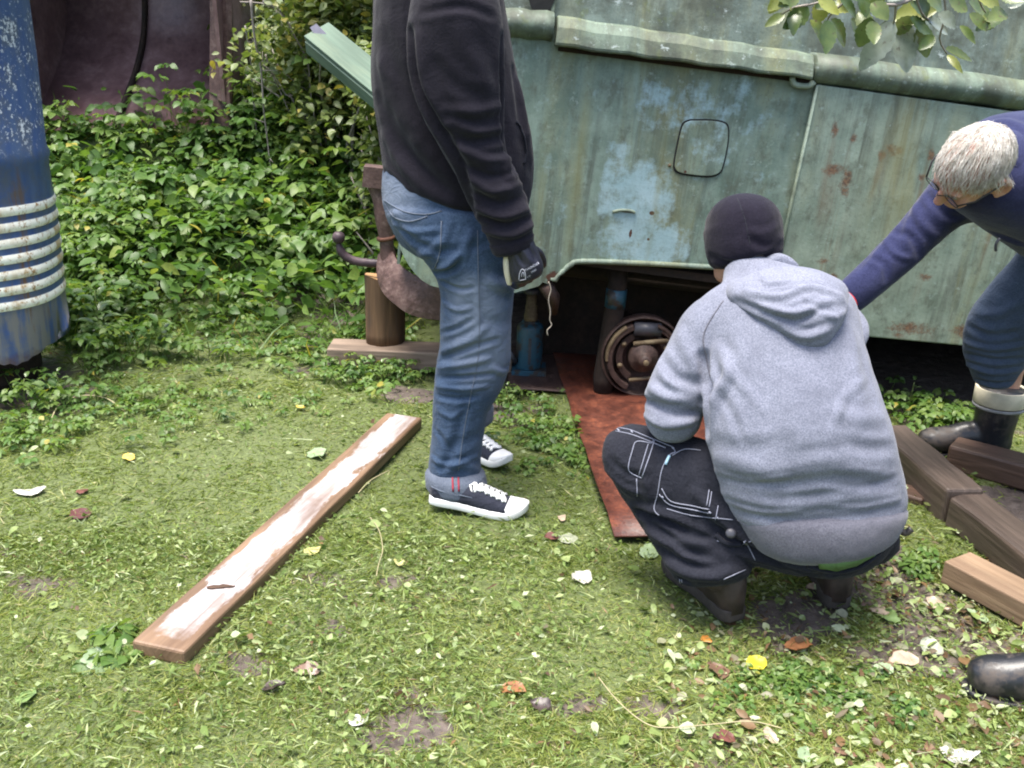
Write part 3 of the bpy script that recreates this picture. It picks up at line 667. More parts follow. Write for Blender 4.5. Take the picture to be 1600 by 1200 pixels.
# ================================================================== blue drum on the left
def M_drum():
    s = NT('blue_white_drum_paint'); c = s.coord('Object'); sp_ = s.n.new('ShaderNodeSeparateXYZ'); s.l.new(c, sp_.inputs[0]); z = sp_.outputs[2]
    n = s.noise(c, 10, 8, .68); n2 = s.noise(c, 62, 7, .70); st = s.noise(s.mapv(c, (18, 18, 1.6)), 1, 5, .6)
    blue = s.mix(s.rng(st, .35, .65), (.036, .075, .21), (.075, .12, .225))
    blue = s.mix(s.rng(n, .46, .62, 0, .8), blue, (.085, .10, .13))
    fl = s.math('MULTIPLY', s.rng(s.math('ADD', n2, s.math('MULTIPLY', n, .6)), .86, .93), s.rng(z, .92, 1.02))
    blue = s.mix(fl, blue, (.60, .63, .66))
    low = s.math('MULTIPLY', s.rng(z, .40, .34), s.rng(s.math('ADD', st, s.math('MULTIPLY', n, .3)), .56, .70))
    blue = s.mix(low, blue, (.17, .165, .16))
    rr = s.math('MULTIPLY', s.rng(s.noise(s.mapv(c, (14, 14, 2), (2, 0, 0)), 1, 6, .65), .58, .68), s.rng(z, .95, .8))
    blue = s.mix(rr, blue, (.13, .075, .045))
    rb_ = s.rng(s.math('ADD', z, s.math('MULTIPLY', s.math('SUBTRACT', n, .5), .25)), .19, .12)
    blue = s.mix(rb_, blue, (.085, .045, .03))
    wh = s.attr('white')
    f = s.rng(s.math('ADD', wh, s.math('MULTIPLY', s.math('SUBTRACT', n2, .5), .5)), .45, .58)
    wcol = s.mix(s.rng(s.math('ADD', n2, s.math('MULTIPLY', st, .5)), .78, .92), (.92, .89, .77), (.36, .19, .06))
    wcol = s.mix(s.rng(s.noise(s.mapv(c, (7, 7, 3), (5, 5, 1)), 1, 5), .52, .64, 0, .75), wcol, (.46, .29, .10))
    col = s.mix(f, blue, wcol)
    return s.done(col, s.rng(n, .3, .7, .35, .6), s.bump(n2, .3, .003))
dc = atZ(-22, 588, 0); DRx = .345
dr = thing('steel_drum', 'tall blue steel drum with white ribbed bands and a rusted ragged foot', 'drum', (dc[0], dc[1], 0))
zt = [atY(60, v, dc[1]-.2)[2] for v in (318, 486)]; zhi, zlo = zt
prof = []; wv = []
zb = atY(20, 580, dc[1]-.3)[2]
prof += [(DRx, zb), (DRx, zb+.05), (DRx, zlo-.02)]; wv += [0, 0, 0]
nb = 7; per = (zhi-zlo)/nb
for i in range(nb):
    z_ = zlo+per*i
    for f_, r_, w_ in ((.0, 0, 0), (.06, .001, .5), (.12, .003, 1), (.36, .006, 1), (.60, .003, 1), (.66, .001, .5), (.74, 0, 0), (.93, 0, 0)):
        prof.append((DRx+r_, z_+per*f_)); wv.append(w_)
prof += [(DRx, zhi+.03), (DRx+.002, zhi+.12), (DRx+.012, zhi+.15), (DRx+.002, zhi+.18), (DRx, zhi+.5), (DRx, 1.70), (DRx+.012, 1.715), (DRx+.01, 1.73), (DRx-.02, 1.73), (DRx-.03, 1.70), (.01, 1.70)]
wv += [0]*11
n_ = 96; V = []; AW = []
for i, (r_, z_) in enumerate(prof):
    for k in range(n_):
        a = 2*math.pi*k/n_
        zz = z_
        if i == 0: zz = z_ + .03*math.sin(3*a+.4)+.04*mnoise.noise(Vector((a*6, 1, 2)))+.03*mnoise.noise(Vector((a*17, 5, 2)))+.06*max(0, math.sin(a+1.35))
        den = .004*math.sin(4*a+z_*9)+.003*math.sin(7*a-z_*5) if r_ > .2 else 0
        V.append((dc[0]+(r_+den)*math.cos(a), dc[1]+(r_+den)*math.sin(a), zz)); AW.append(wv[i])
F = [(i*n_+k, i*n_+(k+1) % n_, (i+1)*n_+(k+1) % n_, (i+1)*n_+k) for i in range(len(prof)-1) for k in range(n_)]
o = part('drum_shell', V, F, M_drum(), dr); at_ = o.data.attributes.new('white', 'FLOAT', 'POINT'); at_.data.foreach_set('value', np.array(AW, np.float32))
MB().lathe([(.02, .0), (.21, .0), (.22, .03), (.21, .34), (.02, .34)], dc, (0, 0, 1), n=24).part('dark_inner_base', MAT['under'], dr, True)  # dark cylinder set back under the ragged lower edge

# ================================================================== loader bucket on the bank
MAT['bucket'] = M_rust('maroon_rusted_bucket', (.085, .046, .048), (.16, .095, .095), (.26, .175, .17), .42, .6, .5)
xa = -3.05; Yb = 6.15
pr_ = atY(352, 205, Yb); xb = pr_[0]; zl = atY(240, 222, Yb)[2]
bk = thing('loader_bucket', 'dark rusted loader bucket lying open on the overgrown bank', 'bucket', ((xa+xb)/2, Yb, zl-.05))
prof = catmull(np.array([(0, 0), (.28, .20), (.52, .38), (.72, .62), (.80, .95), (.74, 1.25), (.45, 1.42), (-.15, 1.45)]), 4)  # top carried forward out of view to shade the inside
def bsheet(x0, x1, th, name, mat, off=0.0):
    mb = MB(); k = len(prof)
    for x in (x0, x1):
        for d in (0, th):
            for i, (y, z) in enumerate(prof):
                t = nrm(np.r_[0, prof[min(i+1, k-1)]-prof[max(i-1, 0)]]); nn = np.array([0, -t[2], t[1]])
                mb.V.append(np.array([x, Yb+y, zl+z])+nn*(off-d))
    idx = lambda a, d, i: (a*2+d)*k+i
    for i in range(k-1):
        mb.F += [(idx(0, 0, i), idx(0, 0, i+1), idx(1, 0, i+1), idx(1, 0, i)), (idx(0, 1, i), idx(1, 1, i), idx(1, 1, i+1), idx(0, 1, i+1)),
                 (idx(0, 0, i), idx(0, 1, i), idx(0, 1, i+1), idx(0, 0, i+1)), (idx(1, 0, i), idx(1, 0, i+1), idx(1, 1, i+1), idx(1, 1, i))]
    mb.F += [(idx(0, 0, 0), idx(1, 0, 0), idx(1, 1, 0), idx(0, 1, 0)), (idx(0, 0, k-1), idx(0, 1, k-1), idx(1, 1, k-1), idx(1, 0, k-1))]
    return mb.part(name, mat, bk, True)
bsheet(xa, xb, .02, 'shell', MAT['bucket'])
xm = atY(205, 120, Yb+.4)[0]
rb_ = bsheet(xm-.012, xm+.012, .05, 'inner_rib', MAT['under'], .045)
for x in (xa, xb):
    op = [np.array([x, Yb+y, zl+z]) for y, z in prof]
    MB().prism(op, (.022, 0, 0)).part('side_plate', MAT['bucket'], bk)
    fr = [(0.0, 0.0), (.12, 1.55)]
    MB().prism([np.array([x-.09, Yb-.03, zl-.02]), np.array([x+.05, Yb-.03, zl-.02]), np.array([x+.07, Yb+.08, zl+.75]), np.array([x+.04, Yb+.13, zl+1.56]), np.array([x-.05, Yb+.13, zl+1.56]), np.array([x-.06, Yb+.08, zl+.75])], (0, -.03, 0)).part('side_cutter', MAT['rustpurple'], bk)
MB().sweep([(-.03, -.012), (.16, -.012), (.16, .012), (-.05, .0)], (xa, Yb, zl-.012), (xb, Yb, zl-.012), nrm(np.array([0, .28, .2])), nrm(np.array([0, -.2, .28]))).part('cutting_edge', MAT['rustpurple'], bk)

# ================================================================== pale green board sticking out behind the vehicle
MAT['pgreen'] = M_wood('pale_green_painted_board', (.075, .125, .092), (.13, .185, .14), rough=.8, dirt=(.13, .17, .115))
g0 = mid(atY(476, 62, 4.95), atY(512, 28, 5.05)); g1 = mid(atY(612, 178, 4.6), atY(668, 150, 4.7))
gu = nrm(np.array([.25, -.75, .6]))
vb = thing('green_board', 'pale green painted board sticking up behind the standing person', 'board', g0)
timber('face_board', g0, g0+(g1-g0)*1.35, .15, .022, MAT['pgreen'], '', '', up=gu, parent=vb, bev=.003)
axb = nrm(g1-g0); ayb = nrm(np.cross(gu, axb)); azb = np.cross(axb, ayb)
timber('edge_strip', g0-azb*.023+ayb*(.072 if (ayb[2] < 0) else -.072)+axb*.01, g0+(g1-g0)*1.35-azb*.023+ayb*(.072 if (ayb[2] < 0) else -.072), .02, .07, MAT['pgreen'], '', '', up=gu, parent=vb, bev=.003)
MB().prism([atY(484+i, 52+j, 4.98)+gu*.004 for i, j in ((0, -8), (10, -14), (26, 2), (22, 8), (8, 4))], gu*.002).part('bare_patch', M_plain('flaked_paint', (.38, .35, .44), .4, 30, .2), vb)
# a short post below it
pz = atY(590, 190, 4.7); 
# ================================================================== people: lofted limbs melted into continuous surfaces
def loft(rings, n=20, sub=4, scale=1.0):
    """rings: (left point, right point, half thickness). Elliptical sections, rounded ends."""
    PL = catmull([r[0] for r in rings], sub); PR = catmull([r[1] for r in rings], sub); TH = catmull([[r[2]] for r in rings], sub)[:, 0]
    C = (PL+PR)/2; V = []; m_ = len(C)
    fr = []
    for i in range(m_):
        t = nrm(C[min(i+1, m_-1)]-C[max(i-1, 0)]); a = (PR[i]-PL[i])/2*scale; b = nrm(np.cross(nrm(a), t))*TH[i]*scale; fr.append((C[i], a, b, t))
    f0, f1 = fr[0], fr[-1]
    def cap(f, s):
        e = min(np.linalg.norm(f[1]), np.linalg.norm(f[2]))
        return [(f[0]+f[3]*s*e*.30*k, f[1]*q, f[2]*q, f[3]) for k, q in ((.55, .85), (.9, .55), (1.0, .2))]
    fr = cap(f0, -1)[::-1]+fr+cap(f1, 1)
    for c, a, b, t in fr: V += [c+a*math.cos(2*math.pi*k/n)+b*math.sin(2*math.pi*k/n) for k in range(n)]
    m_ = len(fr)
    F = [(i*n+k, i*n+(k+1) % n, (i+1)*n+(k+1) % n, (i+1)*n+k) for i in range(m_-1) for k in range(n)]+[tuple(range(n)), tuple((m_-1)*n+k for k in range(n))]
    return V, F
def R_(uL, vL, uR, vR, Y, th, YR=None):
    return (atY(uL, vL, Y), atY(uR, vR, YR if YR is not None else Y), th)
def limb(pts, rs, ref=(0, 1, 0)):
    """round limb through world points"""
    pts = [np.asarray(p, float) for p in pts]; out = []
    for i, p in enumerate(pts):
        t = nrm(pts[min(i+1, len(pts)-1)]-pts[max(i-1, 0)]); a = nrm(np.cross(t, ref) if abs(t@nrm(ref)) < .95 else np.cross(t, (1, 0, 0)))
        out.append((p-a*rs[i], p+a*rs[i], rs[i]))
    return out
def ellipsoid(c, ax, ay, az, n=20, m_=14):
    V = []; c = np.asarray(c, float)
    for i in range(m_+1):
        f = math.pi*i/m_
        for k in range(n):
            a = 2*math.pi*k/n; V.append(c+np.asarray(ax)*(max(.02, math.sin(f))*math.cos(a))+np.asarray(ay)*(max(.02, math.sin(f))*math.sin(a))+np.asarray(az)*math.cos(f))
    F = [(i*n+k, i*n+(k+1) % n, (i+1)*n+(k+1) % n, (i+1)*n+k) for i in range(m_) for k in range(n)]+[tuple(range(n)), tuple(m_*n+k for k in range(n))]
    return V, F
def meld(pieces, voxel=.008, smooth=6, fac=.5):
    """join closed pieces into one continuous skin"""
    mb = MB()
    for V, F in pieces: mb.add(V, F)
    me = mkmesh('tmp', mb.V, mb.F); fix_normals(me)
    o = bpy.data.objects.new('tmp', me); COL.objects.link(o)
    r = o.modifiers.new('r', 'REMESH'); r.mode = 'VOXEL'; r.voxel_size = voxel; r.use_smooth_shade = True
    s = o.modifiers.new('s', 'SMOOTH'); s.factor = fac; s.iterations = smooth
    dg = bpy.context.evaluated_depsgraph_get(); dg.update()
    out = bpy.data.meshes.new_from_object(o.evaluated_get(dg)); bpy.data.objects.remove(o); bpy.data.meshes.remove(me)
    return out
def getV(me):
    a = np.empty(len(me.vertices)*3); me.vertices.foreach_get('co', a); return a.reshape(-1, 3)
def getN(me):
    a = np.empty(len(me.vertices)*3); me.vertex_normals.foreach_get('vector', a); return a.reshape(-1, 3)
def setV(me, V): me.vertices.foreach_set('co', np.ascontiguousarray(V).reshape(-1)); me.update()
def bvh_of(me):
    return BVHTree.FromPolygons([v.co[:] for v in me.vertices], [p.vertices[:] for p in me.polygons])
def cast(bv, u, v, lift=0.0):
    d = ray(u, v); h = bv.ray_cast(Vector(CAM), Vector(d))
    if h[0] is None:
        return None
    nn = np.array(h[1]); nn = nn if nn@d < 0 else -nn
    return np.array(h[0])+nn*lift
def castline(bv, pts, lift=0.0, step=6):
    P = []
    for (a, b) in zip(pts[:-1], pts[1:]):
        k = max(1, int(math.hypot(b[0]-a[0], b[1]-a[1])/step))
        for i in range(k): P.append((a[0]+(b[0]-a[0])*i/k, a[1]+(b[1]-a[1])*i/k))
    P.append(pts[-1]); out = []
    for p in P:
        q = cast(bv, *p, lift)
        if q is not None and (not out or np.linalg.norm(q-out[-1]) < .08): out.append(q)
    return out
FOLD = 1.15
def folds(me, lines, noise=(0.004, 5.0), fine=(0.0012, 22.0), aniso=(1, 1, 1)):
    """cloth relief: each line = (pixel polyline on the visible side, height, half width in m); a fold is a ridge (+) or a crease (-)"""
    bv = bvh_of(me); V = getV(me); N = getN(me); D = np.zeros(len(V))
    for pts, amp, wd in lines:
        pts = [tuple(p) for p in catmull(np.array(pts, float), 4)]
        P = castline(bv, pts, 0, 8)
        if len(P) < 2: continue
        P = np.array(P); best = np.full(len(V), 9.0); tt = np.zeros(len(V)); nseg = len(P)-1
        lo, hi = P.min(0)-wd*3, P.max(0)+wd*3
        idx = np.where(((V > lo) & (V < hi)).all(1))[0]
        if not len(idx): continue
        v = V[idx]; bb = np.full(len(idx), 9.0); tl = np.zeros(len(idx))
        for i in range(nseg):
            a, b = P[i], P[i+1]; ab = b-a; L = ab@ab+1e-12
            k = np.clip(((v-a)@ab)/L, 0, 1); d = np.linalg.norm(v-a-k[:, None]*ab, axis=1); mk = d < bb
            bb[mk] = d[mk]; tl[mk] = (i+k[mk])/nseg
        env = np.sin(np.pi*np.clip(.08+.84*tl, 0, 1))**.6
        x = bb/wd
        prof = np.exp(-x*x*1.2)-.35*np.exp(-((x-1.6)**2)*2.2)
        D[idx] += FOLD*amp*env*prof*np.minimum(1, 1/(1+0*x))
    if noise or fine:
        A = np.array(aniso)
        Q = V*A
        for i in range(len(V)):
            q = Vector(Q[i])
            if noise: D[i] += noise[0]*mnoise.noise(q*noise[1])
            if fine: D[i] += fine[0]*mnoise.noise(q*fine[1])
    setV(me, V+N*D[:, None]); return me
def person(label, loc, group=None):
    return thing('person', label, 'person', (loc[0], loc[1], 0), group)
def stitch(bv, pts, r, mat, parent, name='stitching', lift=.001, closed=False):
    if len(pts) > 2: pts = [tuple(p) for p in catmull(np.array(pts, float), 4)]
    P = castline(bv, pts, lift, 5)
    if len(P) < 2: return None
    mb = MB(); mb.tube(P, r, 5); return mb.part(name, mat, parent, True)
def local_frame(fwd, up):
    f = nrm(fwd); u = nrm(np.asarray(up, float)-f*(np.asarray(up, float)@f)); r = np.cross(f, u); return f, u, r    # r = the figure's right
def head_pieces(c, fwd, up, s=1.0, neck=None, ears=1.0):
    """skull, jaw, nose, brows, lips, ears; c = centre of the head"""
    f, u, r = local_frame(fwd, up); E = []
    def e(x, y, z, a, b, d):  # position and radii along right, forward, up
        E.append(ellipsoid(c+s*(r*x+f*y+u*z), r*a*s, f*b*s, u*d*s))
    e(0, -.012, .030, .074, .096, .090); e(0, .022, -.030, .060, .068, .078); e(0, .045, -.085, .038, .040, .030)
    e(0, .070, .018, .050, .020, .014); e(0, .090, -.018, .013, .017, .030); e(0, .101, -.034, .014, .014, .011)
    e(.033, .062, -.030, .024, .020, .020); e(-.033, .062, -.030, .024, .020, .020)
    e(0, .078, -.066, .024, .012, .006); e(0, .076, -.075, .021, .012, .007)
    for sx in (-1, 1):
        e(sx*.076, -.012, -.012, .009, .019, .030)
        e(sx*.031, .072, .002, .015, .010, .010)
        if ears < .5: continue
        pc = [c+s*(r*sx*(.084+.010*math.cos(a-1.9))+f*(-.014+.021*math.sin(a)*-1)+u*(-.004+.033*math.cos(a))) for a in np.linspace(-.9, 3.5, 9)]
        E.append(loft(limb(pc, [.0075*s]*9, r), 10, 2)); e(sx*.083, -.006, -.036, .008, .010, .011)
    if neck is not None:
        b0 = c+s*(-f*.025-u*.06); E.append(loft(limb([b0, (b0+neck)/2, neck], [.055*s, .056*s, .064*s], r), 16, 3))
    return E
def hand_pieces(w, d, palm, s=1.0, curl=.6, side=1):
    """w wrist, d finger direction, palm = palm normal; fingers curl toward palm; thumb on side"""
    d = nrm(d); n_ = nrm(np.asarray(palm, float)-d*(np.asarray(palm, float)@d)); x = np.cross(d, n_)*side; E = []
    w = np.asarray(w, float)
    E.append(loft([(w-x*.028*s, w+x*.028*s, .02*s), (w+d*.04*s-x*.038*s, w+d*.04*s+x*.038*s, .018*s), (w+d*.09*s-x*.042*s, w+d*.09*s+x*.042*s, .014*s)], 14, 3))
    for k, (o, L) in enumerate(((-.031, .066), (-.010, .078), (.011, .074), (.031, .058))):
        p = w+d*.085*s+x*o*s; pts = [p]; dd = d.copy()
        for j, fr_ in enumerate((.45, .32, .23)):
            a = curl*(.8+.35*j); dd = nrm(dd*math.cos(a)+n_*math.sin(a)); n2 = n_; pts.append(pts[-1]+dd*L*fr_*s*1.15)
        E.append(loft(limb(pts, [.0098*s, .0092*s, .0085*s, .007*s], x), 10, 2))
    p = w+d*.025*s-x*.03*s; dd = nrm(d*.75-x*.62+n_*.25); p2 = p+dd*.042*s; dd2 = nrm(d*.9-x*.15+n_*.35); p3 = p2+dd2*.032*s; p4 = p3+nrm(dd2+n_*.3)*.024*s
    E.append(loft(limb([p, p2, p3, p4], [.015*s, .0115*s, .0105*s, .008*s], n_), 10, 2))
    return E

# ------------------------------------------------------------------ cloth materials
def M_cloth(name, a, b, weave=500, rough=.9, sheen=.2, mottle=None, bd=.0008, crease=.2):
    s = NT(name); c = s.coord('Object'); n = s.noise(c, weave*1.5, 2, .6); n2 = s.noise(c, 14, 5, .6); n3 = s.noise(c, weave*.6, 3, .65)
    col = s.mix(s.rng(n3, .33, .67), a, b); col = s.mix(s.rng(n, .35, .7, 0, .5), col, b)
    col = s.mix(s.rng(n2, .35, .72, 0, .4), col, tuple(x*.72 for x in a))
    if mottle: col = mottle(s, c, col)
    cr = s.noise(s.mapv(c, (1, 1, 1.5)), 15, 2, .5, 1.4); cr = s.math('POWER', s.math('SUBTRACT', 1.0, s.math('ABSOLUTE', s.math('SUBTRACT', s.math('MULTIPLY', cr, 2.0), 1.0))), 3.0)
    bb = s.bump(cr, crease, .010); bb = s.bump(n3, .5, bd*2, bb); bb = s.bump(n, .5, bd, bb)
    return s.done(col, rough, bb, spec=.12, sheen=sheen)
def fade(pts, r, colr, k=.6):
    def fn(s, c, col):
        for (q, rr) in pts:
            v = s.mapv(c, (1, 1, 1), tuple(-float(x) for x in q)); n = s.n.new('ShaderNodeVectorMath'); n.operation = 'LENGTH'; s.l.new(v, n.inputs[0])
            d = s.math('ADD', n.outputs['Value'], s.math('MULTIPLY', s.math('SUBTRACT', s.noise(c, 18, 5), .5), .10))
            col = s.mix(s.math('MULTIPLY', s.rng(d, rr, rr*.25, smooth=True), k), col, colr)
        return col
    return fn
MAT['heather'] = M_cloth('grey_heather_fleece', (.088, .096, .128), (.225, .237, .298), 420, .95, .15, crease=.05)
MAT['heather_rib'] = M_cloth('dark_grey_rib', (.065, .065, .085), (.14, .14, .17), 420, .95, .2, crease=.04)
MAT['black_hoodie'] = M_cloth('black_sweatshirt', (.0075, .0068, .0105), (.018, .016, .024), 420, .95, .08, crease=.09)
MAT['beanie'] = M_cloth('dark_knit', (.006, .005, .010), (.014, .012, .022), 300, .95, .08, crease=.04)
MAT['workwear'] = M_cloth('black_work_canvas', (.0085, .009, .014), (.020, .0215, .030), 300, .9, .05, crease=.2)
MAT['navy'] = M_cloth('navy_fleece', (.013, .016, .050), (.031, .036, .095), 380, .95, .2, crease=.08)
MAT['thread'] = M_plain('white_thread', (.21, .22, .28), .8, 80, .2, bump=0)
MAT['thread2'] = M_plain('pale_jean_thread', (.10, .12, .16), .8, 80, .2, bump=0)
MAT['skin'] = None
def M_skin(name, a, b, rough=.5):
    s = NT(name); c = s.coord('Object'); n = s.noise(c, 26, 5, .6); n2 = s.noise(c, 160, 3)
    col = s.mix(s.rng(n, .3, .7), a, b); col = s.mix(s.rng(n2, .5, .75, 0, .25), col, tuple(.7*x for x in a))
    s.p.inputs['Subsurface Weight'].default_value = .12; s.p.inputs['Subsurface Radius'].default_value = (.01, .004, .002)
    return s.done(col, rough, s.bump(n2, .2, .0008))
MAT['skin'] = M_skin('skin', (.42, .22, .16), (.52, .30, .22))
MAT['skin_old'] = M_skin('skin_ruddy', (.42, .20, .145), (.55, .32, .25), .42)
MAT['rubber_white'] = M_plain('white_rubber', (.74, .74, .72), .5, 30, .08, bump=.1)
MAT['canvas'] = M_cloth('dark_canvas', (.016, .018, .028), (.035, .038, .055), 350, .85, .1)
MAT['brownboot'] = M_plain('scuffed_brown_leather', (.042, .029, .025), .6, 30, .5)
MAT['bootsole'] = M_plain('worn_rubber_sole', (.034, .027, .023), .8, 40, .4)
MAT['rubber'] = M_plain('black_rubber', (.014, .015, .018), .42, 25, .4, bump=.25)
def M_rubber():
    s = NT('muddy_black_rubber'); c = s.coord('Object'); n = s.noise(c, 14, 7, .68); n2 = s.noise(c, 70, 4, .6)
    f = s.rng(s.math('ADD', n, s.math('MULTIPLY', n2, .25)), .60, .74, 0, .8)
    return s.done(s.mix(f, (.013, .014, .017), (.075, .060, .050)), s.mix(f, (.36,)*3, (.85,)*3), s.bump(n2, .25, .002))
MAT['rubber'] = M_rubber()
MAT['cream'] = M_plain('cream_rubber_band', (.58, .53, .40), .5, 30, .15)

# ------------------------------------------------------------------ shoes
def shoe(parent, heel, toe_dir, up=(0, 0, 1), L=.30, kind='sneaker', side=1, pitch=0.0, mats=None):
    """heel = point on the ground under the back of the heel"""
    f = nrm(toe_dir); u0 = nrm(np.asarray(up)-f*(np.asarray(up)@f)); x = np.cross(f, u0)
    if pitch:
        f2 = f*math.cos(pitch)-u0*math.sin(pitch); u2 = u0*math.cos(pitch)+f*math.sin(pitch); f, u0 = f2, u2
    heel = np.asarray(heel, float)
    def P(l, w_, h): return heel+f*l*L+x*w_*L*side+u0*h*L
    # outline of the sole: (along, inner, outer)
    ol = [(0.0, -.06, .06), (.03, -.105, .105), (.12, -.125, .125), (.3, -.11, .115), (.48, -.12, .135), (.66, -.155, .16), (.8, -.16, .145), (.92, -.125, .10), (.98, -.07, .05), (1.0, -.02, .01)]
    ol = catmull(np.array(ol), 3)
    sh = .085 if kind == 'sneaker' else .10
    rise = lambda l: .10*max(0, (l-.78)/.22)**2 + (.0)
    pts = [(l, b) for l, a, b in ol]+[(l, a) for l, a, b in ol[::-1]]
    n = len(pts); rows = [(0.0, .96), (.012, 1.0), (sh*.5, 1.0), (sh-.01, .995), (sh, .95)]
    V = [P(l, w_*k, h+rise(l)) for h, k in rows for l, w_ in pts]
    F = [(i*n+j, i*n+(j+1) % n, (i+1)*n+(j+1) % n, (i+1)*n+j) for i in range(len(rows)-1) for j in range(n)]+[tuple(range(n)), tuple((len(rows)-1)*n+j for j in range(n))]
    sm = MAT['rubber_white'] if kind == 'sneaker' else MAT['bootsole']
    root = part('shoe' if kind == 'sneaker' else 'boot', *upper_mesh(P, ol, sh, kind), MAT['canvas'] if kind == 'sneaker' else MAT['brownboot'], parent)
    part('sole', V, F, sm, root)
    return root, P
def upper_sections(ol, sh, kind):
    secs = []
    if kind == 'sneaker': hts = [(0, .20), (.06, .235), (.2, .22), (.30, .225), (.40, .265), (.52, .25), (.64, .21), (.76, .175), (.86, .155), (.94, .125), (.985, .09)]
    else: hts = [(0, .36), (.06, .46), (.2, .50), (.34, .48), (.46, .38), (.58, .30), (.7, .26), (.8, .25), (.9, .215), (.96, .16), (.99, .11)]
    ols = np.asarray(ol)
    for l, h in hts:
        a = np.interp(l, ols[:, 0], ols[:, 1]); b = np.interp(l, ols[:, 0], ols[:, 2]); secs.append((l, a*.97, b*.97, h))
    return secs
def upper_mesh(P, ol, sh, kind):
    secs = upper_sections(ol, sh, kind); V = []; n = 18
    rise = lambda l: .10*max(0, (l-.78)/.22)**2
    for l, a, b, h in secs:
        c = (a+b)/2; hw = (b-a)/2; z0 = sh*.6
        for k in range(n):
            t = math.pi*k/(n-1); cx = math.cos(t); sx = math.sin(t)
            pw = .62 if l > .5 else .42
            w_ = c+hw*math.copysign(abs(cx)**.75, cx)*(1-.38*(sx**2)*(l < .5)); V.append(P(l+(-.015*sx if l < .1 else 0), w_, z0+rise(l)+(h-z0)*sx**pw))
    m_ = len(secs)
    F = [(i*n+k, i*n+k+1, (i+1)*n+k+1, (i+1)*n+k) for i in range(m_-1) for k in range(n-1)]
    F += [tuple(range(n)), tuple((m_-1)*n+k for k in range(n))]+[(i*n, (i+1)*n, (i+1)*n+n-1, i*n+n-1) for i in range(m_-1)]
    return V, F
def sneaker_detail(root, P, side=1):
    ol = [(0.0, -.06, .06), (.03, -.105, .105), (.12, -.125, .125), (.3, -.11, .115), (.48, -.12, .135), (.66, -.155, .16), (.8, -.16, .145), (.92, -.125, .10), (.98, -.07, .05), (1.0, -.02, .01)]
    ol = catmull(np.array(ol), 3); secs = upper_sections(ol, .085, 'sneaker'); V = []; n = 18
    S = np.array(secs); ls = np.linspace(.80, .99, 7)
    rise = lambda l: .10*max(0, (l-.78)/.22)**2
    for l in ls:
        a, b, h = (np.interp(l, S[:, 0], S[:, j]) for j in (1, 2, 3)); c = (a+b)/2; hw = (b-a)/2*1.03
        for k in range(n):
            t = math.pi*k/(n-1); V.append(P(l + .02*(l < .82)*(1-math.sin(t))*-1.5, c+hw*math.copysign(abs(math.cos(t))**.75, math.cos(t)), .05+rise(l)+(h+.012-.05)*math.sin(t)**.62))
    F = [(i*n+k, i*n+k+1, (i+1)*n+k+1, (i+1)*n+k) for i in range(len(ls)-1) for k in range(n-1)]+[tuple((len(ls)-1)*n+k for k in range(n)), tuple(range(n))]
    part('toe_cap', V, F, MAT['rubber_white'], root)
    def top(l, w_):
        a, b, h = (np.interp(l, S[:, 0], S[:, j]) for j in (1, 2, 3)); c = (a+b)/2; hw = (b-a)/2
        q = max(-.98, min(.98, (w_-c)/hw/(1-.2*(l < .5)))); return P(l, w_, .051+(h-.051)*(1-abs(q)**2.6)**.35+.014+rise(l))
    for i in range(6):
        l = .45+i*.058
        mb = MB(); mb.tube([top(l+.012, -.085), top(l-.008, -.045), top(l-.02, 0), top(l-.008, .045), top(l+.012, .085)], .0052, 6); mb.part('lace', MAT['rubber_white'], root, True)
        mb = MB(); mb.tube([top(l-.03, -.075), top(l-.02, -.03), top(l+.02, .03), top(l+.03, .075)], .0046, 6); mb.part('lace', MAT['rubber_white'], root, True)
    # bow and stitched edge
    a = top(.43, 0); MB().tube([a, top(.40, .06)+P(0, 0, .02)-P(0, 0, 0), top(.47, .11), top(.49, .06), a], .004, 6).part('lace', MAT['rubber_white'], root, True)
    for s_ in (-1, 1):
        MB().tube([P(l, s_*w_, h) for l, w_, h in ((.02, .105, .20), (.12, .122, .18), (.3, .108, .17), (.45, .115, .17))], .002, 5).part('stitching', MAT['thread2'], root, True)
